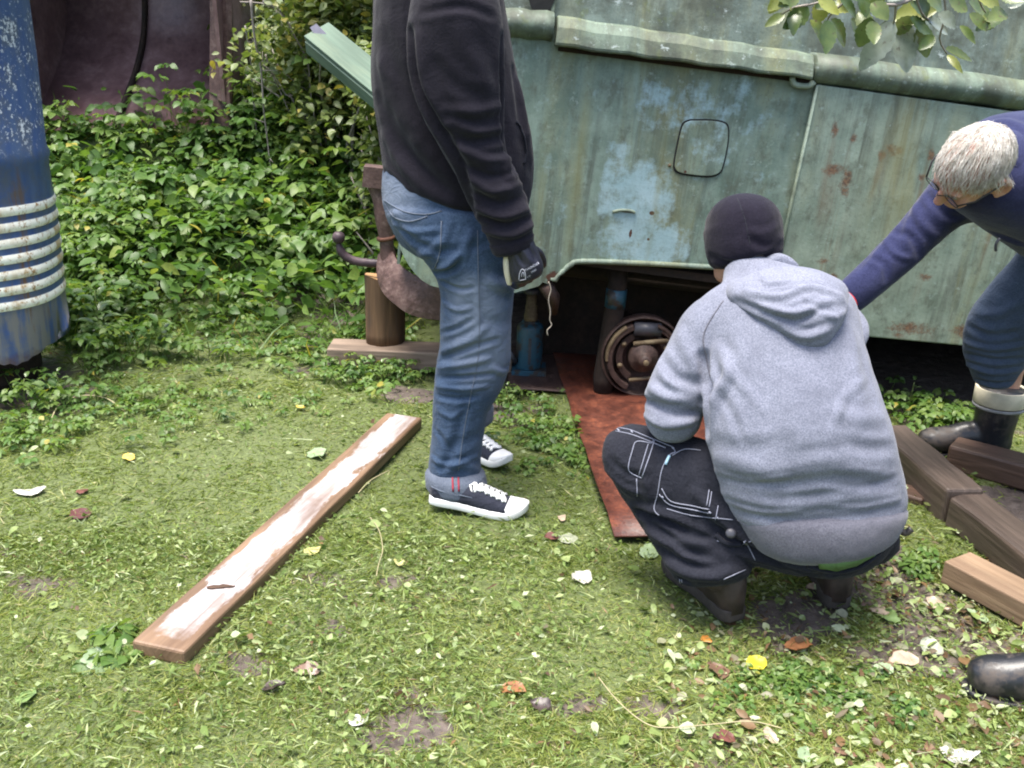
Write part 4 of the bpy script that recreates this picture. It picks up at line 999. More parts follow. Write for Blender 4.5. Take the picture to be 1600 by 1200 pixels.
def rubber_boot(parent, heel, toe_dir, L=.30, hgt=.36, band=True, lean=(0, 0, 0)):
    f = nrm(toe_dir); u0 = np.array([0, 0, 1.0]); x = np.cross(f, u0); heel = np.asarray(heel, float)
    secs = []
    A = lambda l, w_, h: heel+f*l*L+x*w_*L+u0*h
    foot = [(A(-.0, -.13, .05), A(-.0, .13, .05), .05), (A(.12, -.14, .06), A(.12, .14, .06), .06), (A(.4, -.14, .075), A(.4, .14, .075), .066), (A(.65, -.17, .062), A(.65, .17, .062), .054), (A(.85, -.165, .055), A(.85, .165, .055), .047), (A(.96, -.10, .05), A(.96, .10, .05), .036)]
    ln = np.asarray(lean, float)
    sh = [(A(.16, -.18, .06), A(.16, .18, .06), .066), (A(.17, -.19, hgt*.45)+ln*.3, A(.17, .19, hgt*.45)+ln*.3, .072), (A(.17, -.23, hgt*.72)+ln*.7, A(.17, .23, hgt*.72)+ln*.7, .078), (A(.17, -.26, hgt-.01)+ln, A(.17, .26, hgt-.01)+ln, .084)]
    me = meld([loft(foot, 20, 4), loft(sh, 20, 4)], .006, 8); me = folds(me, [], (.002, 12), None)
    b = meshpart('rubber_boot', me, parent, MAT['rubber'])
    V = []
    ol = catmull(np.array([(-.16, .10), (-.10, .14), (.1, .15), (.35, .125), (.62, .17), (.85, .165), (.97, .10), (1.02, .03)]), 3)
    pts = [(l, w_) for l, w_ in ol]+[(l, -w_) for l, w_ in ol[::-1]]
    mb = MB().prism([A(l, w_*1.04, .0) for l, w_ in pts], (0, 0, .022)); bevelled(mb.part('sole', MAT['rubber'], b), .005, 2)
    if band:
        c = A(.17, 0, hgt)+ln
        ex = .265*L; ey = .086
        def ring(name, z0, z1, mat, k):
            mb = MB(); n = 28
            for z, kk in ((z0, 1.0), (z0+.003, 1.03), (z1-.003, 1.03), (z1, 1.0), (z1-.004, .90)):
                for i in range(n): a = 2*math.pi*i/n; mb.V.append(c+x*ex*k*kk*math.cos(a)+f*ey*k*kk*math.sin(a)+u0*z)
            mb.F += [(j*n+i, j*n+(i+1) % n, (j+1)*n+(i+1) % n, (j+1)*n+i) for j in range(4) for i in range(n)]; mb.part(name, mat, b, True)
        ring('white_top_band', -.055, .006, MAT['cream'], 1.02); ring('grey_line', -.07, -.058, M_plain('grey_rubber', (.25, .25, .25), .5), 1.015)
    return b
# ================================================================== person standing on the left (black hooded top, jeans)
def standing_person():
    hl = atZ(672, 778, .03); tl = atZ(826, 812, .0)
    P0 = person('person in black hooded top and cuffed blue jeans standing beside the vehicle', (hl[0]+.1, hl[1], 0))
    YT = 2.97
    torso = [R_(642, -120, 742, -120, YT, .07), R_(612, -78, 768, -75, YT, .13), R_(588, -30, 782, -30, YT, .20), R_(583, 40, 794, 40, YT, .205), R_(581, 110, 806, 110, YT, .20), R_(586, 170, 819, 165, YT, .19),
             R_(592, 220, 830, 215, YT, .18), R_(597, 258, 833, 275, YT, .18), R_(599, 272, 824, 335, YT, .18)]
    YA = 2.72
    arm = [R_(655, -40, 770, -50, YA+.06, .085), R_(638, 20, 783, 15, YA+.01, .10), R_(634, 75, 788, 70, YA, .095), R_(644, 130, 789, 128, YA, .09), R_(662, 185, 788, 190, YA, .082), R_(690, 238, 791, 232, YA, .076),
           R_(718, 285, 803, 265, YA, .068), R_(737, 325, 820, 305, YA, .062), R_(756, 365, 833, 342, YA, .056), R_(766, 388, 834, 372, YA, .050)]
    fs = atY(690, 0, 3.2)
    farm = limb([fs+[0, 0, -.02], fs+[.0, .05, -.28], fs+[.05, .04, -.50], fs+[.09, .0, -.64]], [.09, .08, .07, .05])
    hd = [(atY(620, -70, 2.93)+[0, 0, 0], atY(690, -60, 2.93), .10), (atY(596, -40, 2.93), atY(680, -20, 2.93), .13), (atY(590, 5, 2.93), atY(650, 25, 2.93), .10)]
    me = meld([loft(torso, 28), loft(arm, 22), loft(farm, 18), loft(hd, 18)], .006, 9)
    L = [([(640, 50), (650, 120), (680, 190), (716, 250), (732, 300), (745, 350)], -.016, .016), ([(655, 60), (668, 130), (700, 190)], .008, .02),
         ([(785, 60), (786, 140), (787, 210), (800, 262)], -.014, .014),
         ([(700, 170), (740, 175), (785, 165)], .006, .014), ([(690, 205), (730, 222), (788, 215)], -.007, .014), ([(706, 190), (745, 205), (780, 200)], .006, .012),
         ([(720, 232), (760, 250), (795, 248)], .009, .013), ([(722, 255), (765, 275), (805, 268)], -.010, .012), ([(735, 278), (770, 298), (812, 290)], .011, .012), ([(738, 300), (780, 318), (818, 308)], -.010, .011), ([(742, 322), (785, 338), (824, 326)], .010, .011), ([(752, 340), (790, 352), (828, 340)], -.009, .010), ([(755, 360), (800, 368), (832, 352)], .010, .011),
         ([(600, 100), (640, 190), (700, 270), (728, 310)], .010, .030), ([(595, 160), (630, 230), (690, 300)], -.008, .025), ([(600, 215), (640, 270), (720, 330)], .008, .022), ([(605, 60), (615, 130), (640, 200)], -.006, .03),
         ([(790, 250), (800, 280), (832, 270)], .008, .015), ([(806, 130), (815, 180), (828, 250)], .008, .02), ([(800, 110), (808, 160), (815, 200)], -.007, .015),
         ([(601, 268), (650, 312), (700, 338), (760, 357)], -.006, .010), ([(660, 20), (720, 10), (770, 25)], -.005, .012), ([(720, 60), (755, 120), (770, 170)], .005, .025), ([(680, 100), (720, 140), (760, 150)], -.005, .02)]
    folds(me, L, (.006, 6), (.0015, 24)); hoodie = meshpart('hooded_top', me, P0, MAT['black_hoodie']); bvm = bvh_world(hoodie)
    # cuff and hem seams, pouch pocket opening
    cf = loft([R_(764, 384, 835, 366, YA, .052), R_(770, 397, 833, 381, YA, .050)], 22, 3); part('cuff', *cf, MAT['black_hoodie'], hoodie)
    pk = castline(bvm, [(806, 190), (812, 197), (819, 215), (822, 240), (818, 256)], .001, 4)
    if len(pk) > 2: MB().tube(pk, .004, 6).part('pocket_edge', MAT['workwear'], hoodie, True)
    # jeans
    hips = [R_(600, 262, 812, 300, YT, .16), R_(598, 290, 806, 325, YT, .17), R_(602, 335, 804, 360, YT, .175), R_(622, 378, 806, 395, YT, .15)]
    YL = 2.87
    leg = [R_(606, 335, 802, 350, YL+.02, .11), R_(630, 375, 805, 385, YL, .11), R_(668, 412, 806, 418, YL, .105), R_(686, 450, 804, 455, YL, .10), R_(688, 500, 800, 500, YL, .095), R_(686, 535, 798, 535, YL, .09), R_(681, 570, 797, 566, YL, .088), R_(678, 605, 786, 602, YL, .085), R_(676, 645, 762, 645, YL, .08), R_(673, 695, 754, 695, YL, .078), R_(669, 730, 753, 730, YL, .080), R_(670, 744, 754, 744, YL, .080)]
    ft = atZ(797, 722, .03); fh = ft+nrm(np.array([-.70, .60, 0]))*.29
    hp = atY(735, 380, 3.15); ank = fh+np.array([.07, 0, .10]); kn_ = (hp+ank)/2+np.array([.03, 0, .02])
    fleg = limb([hp, hp*.5+kn_*.5, kn_, kn_*.5+ank*.5, ank], [.10, .09, .075, .07, .075])
    me = meld([loft(hips, 28), loft(leg, 24), loft(fleg, 18)], .006, 8)
    L = [([(604, 325), (640, 372), (690, 392), (760, 380)], -.006, .014), ([(690, 420), (720, 400), (735, 365)], .010, .014), ([(680, 428), (708, 420), (724, 396)], -.012, .010), ([(655, 400), (690, 380), (700, 350)], .007, .014),
         ([(690, 560), (730, 545), (775, 530)], -.008, .010), ([(684, 575), (720, 570), (762, 560)], .009, .011), ([(684, 590), (725, 590), (770, 585)], -.009, .009), ([(682, 603), (720, 608), (760, 604)], .008, .010), ([(682, 618), (715, 624), (745, 620)], -.007, .009), ([(690, 548), (730, 532), (760, 512)], .007, .012),
         ([(690, 440), (715, 452), (740, 450)], -.006, .008), ([(688, 470), (712, 484), (735, 482)], .005, .008), ([(690, 520), (715, 512), (740, 498)], -.006, .008), ([(684, 640), (705, 652), (725, 640)], .004, .009), ([(680, 672), (695, 690), (705, 712)], -.004, .010), ([(676, 715), (700, 726), (745, 714)], .006, .009), ([(615, 350), (650, 362), (690, 358)], .005, .009), ([(770, 575), (785, 582), (795, 578)], .006, .010), ([(760, 500), (780, 505), (798, 500)], -.004, .02), ([(725, 640), (712, 690), (694, 735)], -.007, .016), ([(700, 700), (725, 690), (750, 680)], -.004, .02), ([(690, 740), (720, 725), (748, 735)], .006, .014), ([(745, 420), (748, 480), (750, 530)], .003, .010), ([(770, 440), (800, 455), (806, 470)], .010, .018)]
    folds(me, L, (.006, 7), (.0016, 30))
    kb = atY(765, 545, YL-.08); k2 = atY(745, 470, YL-.1); k3 = atY(625, 300, YT-.1)
    root_l = np.array(P0.location)
    MAT['denim'] = M_cloth('faded_blue_denim', (.018, .034, .072), (.058, .092, .150), 420, .9, .1, fade([(kb-root_l, .17), (k2-root_l, .12), (k3-root_l, .13)], .1, (.17, .20, .26), .65), .0006)
    jeans = meshpart('jeans', me, P0, MAT['denim']); bj = bvh_world(jeans)
    stitch(bj, [(746, 360), (747, 420), (749, 500), (747, 560), (735, 620), (724, 680), (716, 735)], .0014, MAT['thread2'], jeans)
    stitch(bj, [(600, 312), (630, 330), (665, 335), (690, 330)], .002, MAT['thread2'], jeans)
    stitch(bj, [(602, 318), (615, 338), (640, 346), (668, 338)], .002, MAT['thread2'], jeans)
    stitch(bj, [(690, 345), (688, 390), (680, 418)], .002, MAT['thread2'], jeans)
    lc_ = M_cloth('turned_up_denim', (.07, .085, .12), (.14, .16, .20), 420, .9, .1)
    c1 = loft([R_(664, 738, 758, 740, YL-.01, .090), R_(664, 746, 760, 748, YL-.01, .097), R_(665, 756, 762, 760, YL-.01, .098), R_(668, 761, 761, 765, YL-.01, .094)], 26, 3)
    tu = part('turned_up_cuff', *c1, lc_, jeans)
    bt = bvh_world(tu)
    red = M_plain('red_selvedge', (.30, .03, .05), .8)
    for u in (707, 716): stitch(bt, [(u, 746), (u+1, 768)], .0035, red, tu, 'selvedge', 0)
    part('turned_up_cuff', *loft(limb([ank+[0, 0, -.02], ank+[0, 0, .03]], [.085, .085]), 22, 3), lc_, jeans)
    # shoes
    d = tl-hl; d[2] = 0
    r, Pf = shoe(P0, hl+np.array([0, 0, -.005]), np.array([d[0], d[1]*.8, -.03]), L=.315, side=1); sneaker_detail(r, Pf)
    r, Pf = shoe(P0, np.array([fh[0], fh[1], .006]), ft-fh, L=.295, side=-1); sneaker_detail(r, Pf, -1)
    # gloved hand, slightly closed
    wr = atY(806, 384, YA); kk = atY(822, 440, YA)
    gd = nrm(atY(826, 432, YA+.02)-wr)
    gl = hand_pieces(wr, gd, np.array([-.35, .85, -.2]), 1.12, .95, -1)
    gl.append(loft([R_(792, 380, 832, 370, YA, .036), R_(793, 400, 842, 394, YA, .040), R_(794, 422, 850, 416, YA, .040), R_(800, 440, 848, 428, YA, .034)], 18, 3))
    me = meld(gl, .0045, 5); folds(me, [([(806, 392), (812, 405), (818, 414)], -.005, .006), ([(816, 390), (824, 402), (828, 410)], .004, .006), ([(826, 384), (834, 398), (838, 408)], -.005, .006), ([(800, 398), (803, 415), (804, 432)], .003, .006)], (.002, 20), None)
    MAT['glove'] = M_plain('dark_work_glove', (.012, .012, .024), .5, 200, .3, bump=.3)
    gv = meshpart('work_glove', me, P0, MAT['glove']); bg = bvh_world(gv)
    wp = M_plain('white_glove_print', (.55, .55, .62), .6, 60, .1, bump=0)
    def letters(txt, u0, v0, u1, v1, h, mat):
        cu = bpy.data.curves.new('t', 'FONT'); cu.body = txt; cu.size = 1; ob = bpy.data.objects.new('t', cu); COL.objects.link(ob)
        dg = bpy.context.evaluated_depsgraph_get(); dg.update(); tm = bpy.data.meshes.new_from_object(ob.evaluated_get(dg)); bpy.data.objects.remove(ob)
        T_ = getV(tm); wd = T_[:, 0].max(); ln = math.hypot(u1-u0, v1-v0); ex = np.array([(u1-u0)/ln, (v1-v0)/ln]); ey = np.array([ex[1], -ex[0]])
        V = []
        for x, y, z in T_:
            q = np.array([u0, v0])+ex*(x/wd*ln)+ey*(y*h); c = cast(bg, q[0], q[1], .0012); V.append(c if c is not None else atY(q[0], q[1], YA-.045))
        part('glove_print', V, [p.vertices[:] for p in tm.polygons], mat, gv, False, False)
    letters('THUNDER', 821, 424, 843, 412, 4.6, wp); letters('700', 830, 427, 838, 422, 3.6, wp); letters('CE', 824, 434, 829, 431, 2.8, wp)
    stitch(bg, [(811, 437), (812, 428), (815, 421), (819, 422), (821, 430), (821, 436)], .0011, wp, gv, 'glove_print'); stitch(bg, [(812, 438), (822, 436)], .001, wp, gv, 'glove_print')
    stitch(bg, [(815, 432), (816, 426), (818, 426), (819, 432)], .0009, wp, gv, 'glove_print')
    part('glove_palm', *loft([R_(787, 396, 797, 394, YA+.01, .02), R_(786, 412, 799, 412, YA+.01, .024), R_(788, 430, 800, 432, YA+.01, .02), R_(792, 444, 800, 444, YA+.01, .012)], 14, 3), MAT['cream'], gv)
    # body inside the clothes, with head above the picture's edge
    nk = atY(700, -95, YT); hc = nk+np.array([.05, .01, .17])
    fh_ = farm[-1]; fw = (fh_[0]+fh_[1])/2
    body = [loft(torso, 20, 3, .8), loft(arm, 16, 3, .62), loft(farm, 14, 3, .62), loft(hips, 20, 3, .86), loft(leg, 16, 3, .72), loft(fleg, 14, 3, .72)]
    body += head_pieces(hc, np.array([.85, .45, -.25]), (0.1, 0, 1), 1.0, nk+[0, 0, -.06]); body += hand_pieces(fw, nrm(np.array([.2, 0, -.9])), (0, -.6, -.7), 1, .5, 1)
    b = meshpart('body', meld(body, .008, 4), P0, MAT['skin'])
    f, u, r = local_frame((.85, .45, -.25), (.1, 0, 1))
    hm = meld([ellipsoid(hc-f*.022+u*.045, r*.083, f*.098, u*.09)], .006, 3); folds(hm, [], (.006, 30), (.004, 60)); meshpart('hair', hm, P0, M_plain('brown_hair', (.05, .03, .02), .7, 150, .4))
def bvh_world(o):
    L = Vector(tuple(rootloc(o))); return BVHTree.FromPolygons([(v.co+L)[:] for v in o.data.vertices], [p.vertices[:] for p in o.data.polygons])
standing_person()

# ================================================================== person crouching (grey hooded top, beanie, work trousers)
def crouching_person():
    h1 = atZ(1160, 978, 0); h2 = atZ(1312, 958, 0)
    P0 = person('crouching person in grey hooded top and dark beanie seen from behind', ((h1[0]+h2[0])/2, (h1[1]+h2[1])/2, 0))
    torso = [R_(1160, 826, 1408, 806, 2.215, .112), R_(1140, 795, 1415, 782, 2.215, .125), R_(1122, 750, 1410, 742, 2.23, .142), R_(1108, 700, 1396, 695, 2.24, .155), R_(1103, 650, 1382, 648, 2.27, .15), R_(1102, 600, 1366, 598, 2.31, .14),
             R_(1098, 550, 1352, 545, 2.36, .13), R_(1085, 500, 1343, 498, 2.41, .115), R_(1092, 472, 1330, 468, 2.45, .09), R_(1125, 448, 1285, 440, 2.49, .07), R_(1130, 425, 1210, 418, 2.53, .055)]
    larm = [R_(1092, 470, 1165, 520, 2.42, .075), R_(1070, 492, 1138, 548, 2.41, .075), R_(1046, 532, 1122, 580, 2.40, .073), R_(1022, 575, 1110, 615, 2.38, .072), R_(1006, 615, 1103, 640, 2.36, .070)]
    E = atY(1052, 652, 2.37); H = E+np.array([.09, .24, .0])
    fore = limb([E+[-.005, -.01, .03], E, E+(H-E)*.5, H], [.074, .072, .058, .045], (0, 0, 1))
    S2 = atY(1308, 512, 2.46); E2 = S2+np.array([.02, .20, -.20]); H2 = E2+np.array([-.20, .20, .0])
    rarm = limb([S2, (S2+E2)/2, E2, (E2+H2)/2, H2], [.085, .075, .068, .056, .045])
    # hood lying on the back
    hood = [R_(1134, 450, 1266, 424, 2.42, .035), R_(1136, 464, 1322, 450, 2.365, .055), R_(1160, 482, 1325, 474, 2.315, .06), R_(1188, 503, 1318, 498, 2.285, .06), R_(1220, 524, 1304, 520, 2.27, .05), R_(1240, 537, 1288, 535, 2.275, .032)]
    collar = [R_(1122, 458, 1200, 446, 2.50, .05), R_(1140, 448, 1250, 425, 2.50, .06), R_(1180, 430, 1248, 418, 2.49, .05), R_(1215, 424, 1252, 430, 2.47, .04)]
    me = meld([loft(torso, 32), loft(larm, 22), loft(fore, 20), loft(rarm, 18)], .006, 9)
    L = [([(1100, 560), (1108, 620), (1104, 680)], -.02, .018), ([(1122, 545), (1140, 580), (1120, 620), (1108, 660)], .010, .016),
         ([(1010, 600), (1040, 620), (1085, 625)], .009, .013), ([(1005, 622), (1045, 645), (1090, 645)], -.010, .011), ([(1008, 650), (1040, 664), (1080, 660)], .009, .011), ([(1035, 560), (1060, 590), (1100, 600)], -.006, .014), ([(1030, 580), (1060, 608), (1098, 615)], .006, .013), ([(1060, 520), (1080, 560), (1098, 585)], .006, .018),
         ([(1120, 720), (1200, 735), (1290, 720), (1370, 735)], .005, .020), ([(1120, 745), (1210, 760), (1300, 750), (1390, 755)], -.006, .016), ([(1130, 770), (1220, 790), (1320, 780), (1400, 775)], .006, .016), ([(1150, 800), (1240, 815), (1330, 808), (1405, 795)], -.005, .013), ([(1110, 690), (1170, 700), (1230, 690)], -.004, .02), ([(1300, 640), (1340, 655), (1378, 650)], .005, .02), ([(1320, 690), (1360, 700), (1390, 700)], -.005, .016),
         ([(1150, 480), (1160, 540), (1145, 600)], .005, .03), ([(1330, 520), (1335, 580), (1350, 640)], .006, .025), ([(1112, 560), (1150, 590), (1190, 640)], .003, .012), ([(1110, 600), (1140, 640), (1160, 690)], -.003, .012), ([(1352, 590), (1320, 622), (1300, 670)], .003, .013), ([(1118, 735), (1170, 752), (1230, 745)], .003, .009), ([(1400, 745), (1350, 762), (1290, 756)], -.003, .009), ([(1135, 782), (1190, 800), (1250, 798)], .004, .008), ([(1405, 780), (1350, 792), (1290, 790)], .003, .008), ([(1250, 560), (1270, 640), (1280, 720)], .006, .05), ([(1200, 560), (1190, 640), (1200, 700)], -.005, .04)]
    folds(me, L, (.006, 6), (.0016, 22)); hood_o = meshpart('hooded_top', me, P0, MAT['heather'])
    hm = meld([loft(hood, 26), loft(collar, 20)], .0065, 5)
    LH = [([(1150, 470), (1200, 490), (1245, 500), (1290, 488), (1318, 478)], -.009, .010), ([(1165, 455), (1220, 462), (1265, 448), (1315, 462)], .007, .010), ([(1190, 480), (1240, 490), (1275, 478)], .008, .010), ([(1215, 500), (1255, 512), (1295, 502)], -.007, .012), ([(1180, 428), (1195, 445), (1235, 442)], -.007, .007), ([(1230, 515), (1260, 526), (1290, 518)], .006, .010), ([(1255, 470), (1280, 480), (1310, 472)], -.006, .008), ([(1130, 452), (1160, 446), (1200, 436)], .005, .008), ([(1270, 495), (1290, 490), (1305, 498)], .006, .008)]
    folds(hm, LH, (.006, 9), (.002, 26)); hp_ = meshpart('hood', hm, P0, MAT['heather'])
    bh = bvh_world(hood_o)
    # ribbed hem
    hem = loft([R_(1148, 808, 1416, 794, 2.212, .134), R_(1154, 820, 1415, 802, 2.208, .137), R_(1164, 836, 1408, 814, 2.204, .134), R_(1174, 848, 1400, 826, 2.204, .126)], 36, 4)
    hme = meld([hem], .007, 3); folds(hme, [], (.004, 8), (.0012, 40)); meshpart('ribbed_hem', hme, hood_o, MAT['heather_rib'])
    stitch(bh, [(1152, 812), (1200, 840), (1262, 852), (1330, 840), (1400, 808)], .0022, MAT['heather_rib'], hood_o, 'hem_seam', 0)
    stitch(bh, [(1130, 470), (1100, 520), (1104, 560), (1110, 590)], .0022, MAT['heather_rib'], hood_o, 'armhole_seam', 0)
    # trousers
    pel = [R_(1190, 800, 1402, 782, 2.22, .125), R_(1180, 822, 1402, 805, 2.22, .132), R_(1186, 846, 1396, 828, 2.22, .125), R_(1212, 868, 1376, 852, 2.23, .10), R_(1245, 880, 1345, 868, 2.24, .06)]
    th = [(atY(1235, 735, 2.28), atY(1255, 900, 2.22), .12), (atY(1160, 704, 2.31), atY(1178, 882, 2.26), .11), (atY(1090, 684, 2.36), atY(1098, 852, 2.30), .10), (atY(1030, 668, 2.40), atY(1040, 818, 2.34), .095), (atY(985, 660, 2.44), atY(990, 782, 2.38), .088), (atY(960, 672, 2.46), atY(962, 752, 2.41), .07)]
    sh = [R_(946, 712, 1050, 730, 2.44, .085), R_(958, 750, 1075, 762, 2.41, .085), R_(985, 795, 1108, 795, 2.36, .085), R_(1015, 842, 1142, 835, 2.30, .085), R_(1042, 886, 1168, 874, 2.245, .08), R_(1058, 908, 1176, 894, 2.225, .076)]
    a2 = h2+np.array([.01, .10, .12]); hp2 = atY(1330, 850, 2.24); k2 = np.array([a2[0]+.06, a2[1]+.30, .47])
    th2 = limb([hp2, (hp2+k2)/2+[0, 0, .02], k2], [.12, .10, .08]); sh2 = limb([k2, (k2+a2)/2, a2+[0, -.02, .02]], [.08, .078, .078])
    me = meld([loft(pel, 30), loft(th, 24), loft(sh, 22), loft(th2, 18), loft(sh2, 18)], .0072, 7)
    L = [([(962, 790), (1010, 800), (1070, 830)], -.012, .012), ([(985, 790), (1040, 800), (1100, 830)], .010, .013), ([(1000, 800), (1060, 850), (1130, 880)], -.012, .012), ([(1010, 830), (1060, 850), (1110, 850)], .010, .013), ([(1020, 850), (1070, 880), (1120, 890)], -.009, .012), ([(1040, 880), (1090, 900), (1150, 895)], .010, .014), ([(1060, 905), (1110, 918), (1165, 905)], -.008, .010),
         ([(1100, 810), (1150, 850), (1220, 880)], -.016, .016), ([(1085, 770), (1105, 790), (1120, 815)], .008, .015), ([(1015, 700), (1008, 740), (1015, 790)], .007, .016), ([(1100, 740), (1120, 780), (1150, 800)], -.007, .016), ([(955, 720), (980, 740), (1010, 745)], -.006, .012), ([(948, 735), (975, 760), (1000, 770)], .007, .012), ([(1200, 870), (1260, 895), (1330, 890)], -.006, .015), ([(1185, 850), (1230, 880), (1300, 900)], .006, .014)]
    folds(me, L, (.006, 7), (.0016, 28)); tr = meshpart('work_trousers', me, P0, MAT['workwear']); bt = bvh_world(tr)
    for pts in ([(962, 668), (985, 672), (1010, 682), (1050, 698)], [(962, 674), (990, 680), (1040, 700)],
                [(1018, 693), (1022, 690), (1003, 747)], [(1018, 693), (995, 690), (988, 705), (982, 730), (988, 740), (1003, 747)], [(1013, 694), (998, 745)],
                [(1048, 697), (1055, 706), (1045, 712), (1034, 735), (1028, 770), (1022, 795), (1030, 805)], [(1050, 712), (1070, 702), (1095, 704)], [(1034, 763), (1048, 783), (1080, 790), (1108, 796)], [(1030, 772), (1046, 788), (1080, 796), (1110, 802)], [(1042, 795), (1080, 805), (1145, 812)], [(1108, 765), (1104, 790)], [(1112, 768), (1108, 792)],
                [(995, 748), (996, 775)], [(1122, 790), (1118, 812)], [(1062, 905), (1066, 928)], [(1065, 905), (1069, 930)], [(1130, 905), (1165, 890)], [(1120, 845), (1150, 852), (1175, 845)], [(1165, 845), (1180, 875)]):
        stitch(bt, pts, .0014, MAT['thread'], tr, 'stitching', .001)
    tabs = M_plain('pale_blue_tab', (.35, .55, .68), .6)
    stitch(bt, [(1046, 712), (1040, 726)], .004, tabs, tr, 'pocket_tab', .002)
    for (u, v) in ((1050, 699), (1034, 775), (1108, 799), (1120, 808), (965, 671), (986, 674), (1163, 846)):
        stitch(bt, [(u, v), (u+3, v+3)], .0025, MAT['thread'], tr, 'bar_tack', .002)
    # button flap pocket near the hip, knife loop
    q = cast(bt, 1143, 832, .004)
    if q is not None: MB().lathe([(.001, 0), (.013, 0), (.013, .008), (.008, .011), (.001, .0115)], q, nrm(CAM-q), n=14).part('button', MAT['darksteel'], tr, True)
    stitch(bt, [(1118, 835), (1135, 850), (1160, 850)], .007, MAT['workwear'], tr, 'pocket_flap', .004)
    # shirt tail / underwear band showing under the hem
    gw = MB(); top = castline(bt, [(1276, 866), (1300, 868), (1330, 863), (1360, 850)], .006, 5); btm = castline(bt, [(1280, 884), (1305, 887), (1335, 880), (1364, 864)], .006, 5)
    nq = min(len(top), len(btm))
    if nq > 2:
        gw.V = [top[int(i*(len(top)-1)/(nq-1))] for i in range(nq)]+[btm[int(i*(len(btm)-1)/(nq-1))] for i in range(nq)]
        gw.F = [(i, i+1, nq+i+1, nq+i) for i in range(nq-1)]
        o = gw.part('green_waistband', M_plain('green_underwear', (.085, .16, .06), .8, 60, .25), tr, True); sm = o.modifiers.new('t', 'SOLIDIFY'); sm.thickness = .005; sm.offset = 1
    stitch(bt, [(1262, 884), (1305, 893), (1345, 884), (1375, 862)], .006, MAT['workwear'], tr, 'waist_seam', .002)
    # black strap with buckle hanging at the side
    st_ = [atY(u, v, 2.22) for u, v in ((1385, 815), (1402, 824), (1414, 833), (1424, 826))]
    MB().tube(catmull(np.array(st_), 4), .009, 8).part('hanging_strap', MAT['rubber'], tr, True)
    # boots
    d1 = nrm(np.array([-.42, .9, 0])); d2 = nrm(np.array([.05, 1, 0]))
    shoe(P0, h1+np.array([-.012, .02, 0]), d1, L=.33, kind='boot', side=1); shoe(P0, h2+np.array([0, .02, 0]), d2, L=.33, kind='boot', side=-1)
    for hh, dd in ((h1+np.array([-.012, .02, 0]), d1), (h2+np.array([0, .02, 0]), d2)):
        o = part('boot_shaft', *loft(limb([hh+dd*.075+[0, 0, .08], hh+dd*.08+[0, 0, .15], hh+dd*.085+[0, 0, .19]], [.058, .056, .056], dd), 20, 3), MAT['brownboot'], P0)
    # head and beanie
    hc = atY(1157, 372, 2.60); fw = nrm(np.array([-.55, .80, -.22])); up = np.array([.02, .12, 1])
    nk = atY(1165, 462, 2.50)
    body = [loft(torso, 20, 3, .8), loft(larm, 16, 3, .65), loft(fore, 14, 3, .65), loft(rarm, 14, 3, .65), loft(pel, 20, 3, .82), loft(th, 16, 3, .75), loft(sh, 16, 3, .7), loft(th2, 14, 3, .75), loft(sh2, 14, 3, .7)]
    body += head_pieces(hc+np.array([0, 0, -.01]), fw, up, .98, nk, 0); body += hand_pieces(H, nrm(np.array([.2, .9, -.1])), (0, 0, -1), 1, .5, 1); body += hand_pieces(H2, nrm(np.array([-.5, .8, -.1])), (0, 0, -1), 1, .5, -1)
    meshpart('body', meld(body, .0075, 4), P0, MAT['skin'])
    f, u, r = local_frame(fw, up)
    bn = [ellipsoid(hc-f*.008+u*.030, r*.094, f*.110, u*.088), loft([(hc-f*.005+u*(.03)-r*.097, hc-f*.005+u*.03+r*.097, .112), (hc-f*.012-u*.02-r*.096, hc-f*.012-u*.02+r*.096, .111), (hc-f*.018-u*.055-r*.089, hc-f*.018-u*.055+r*.089, .104)], 28, 4)]
    me = meld(bn, .006, 5)
    folds(me, [([(1110, 400), (1150, 412), (1200, 398), (1222, 380)], -.005, .010), ([(1115, 412), (1160, 424), (1215, 404)], .004, .008), ([(1155, 312), (1165, 345), (1170, 375)], -.002, .004), ([(1168, 360), (1195, 365), (1218, 350)], .003, .012), ([(1172, 375), (1195, 385), (1215, 378)], -.004, .010)], (.004, 12), (.001, 40))
    bo = meshpart('beanie', me, P0, MAT['beanie']); stitch(bvh_world(bo), [(1152, 310), (1163, 340), (1170, 372), (1172, 382)], .0014, MAT['workwear'], bo, 'seam', 0)
    hm = meld([loft([(hc-f*.055-u*.045-r*.07, hc-f*.055-u*.045+r*.07, .05), (hc-f*.06-u*.075-r*.062, hc-f*.06-u*.075+r*.062, .04)], 20, 3)], .006, 3); meshpart('hair', hm, P0, M_plain('brown_hair_short', (.045, .028, .018), .75, 150, .4))
crouching_person()

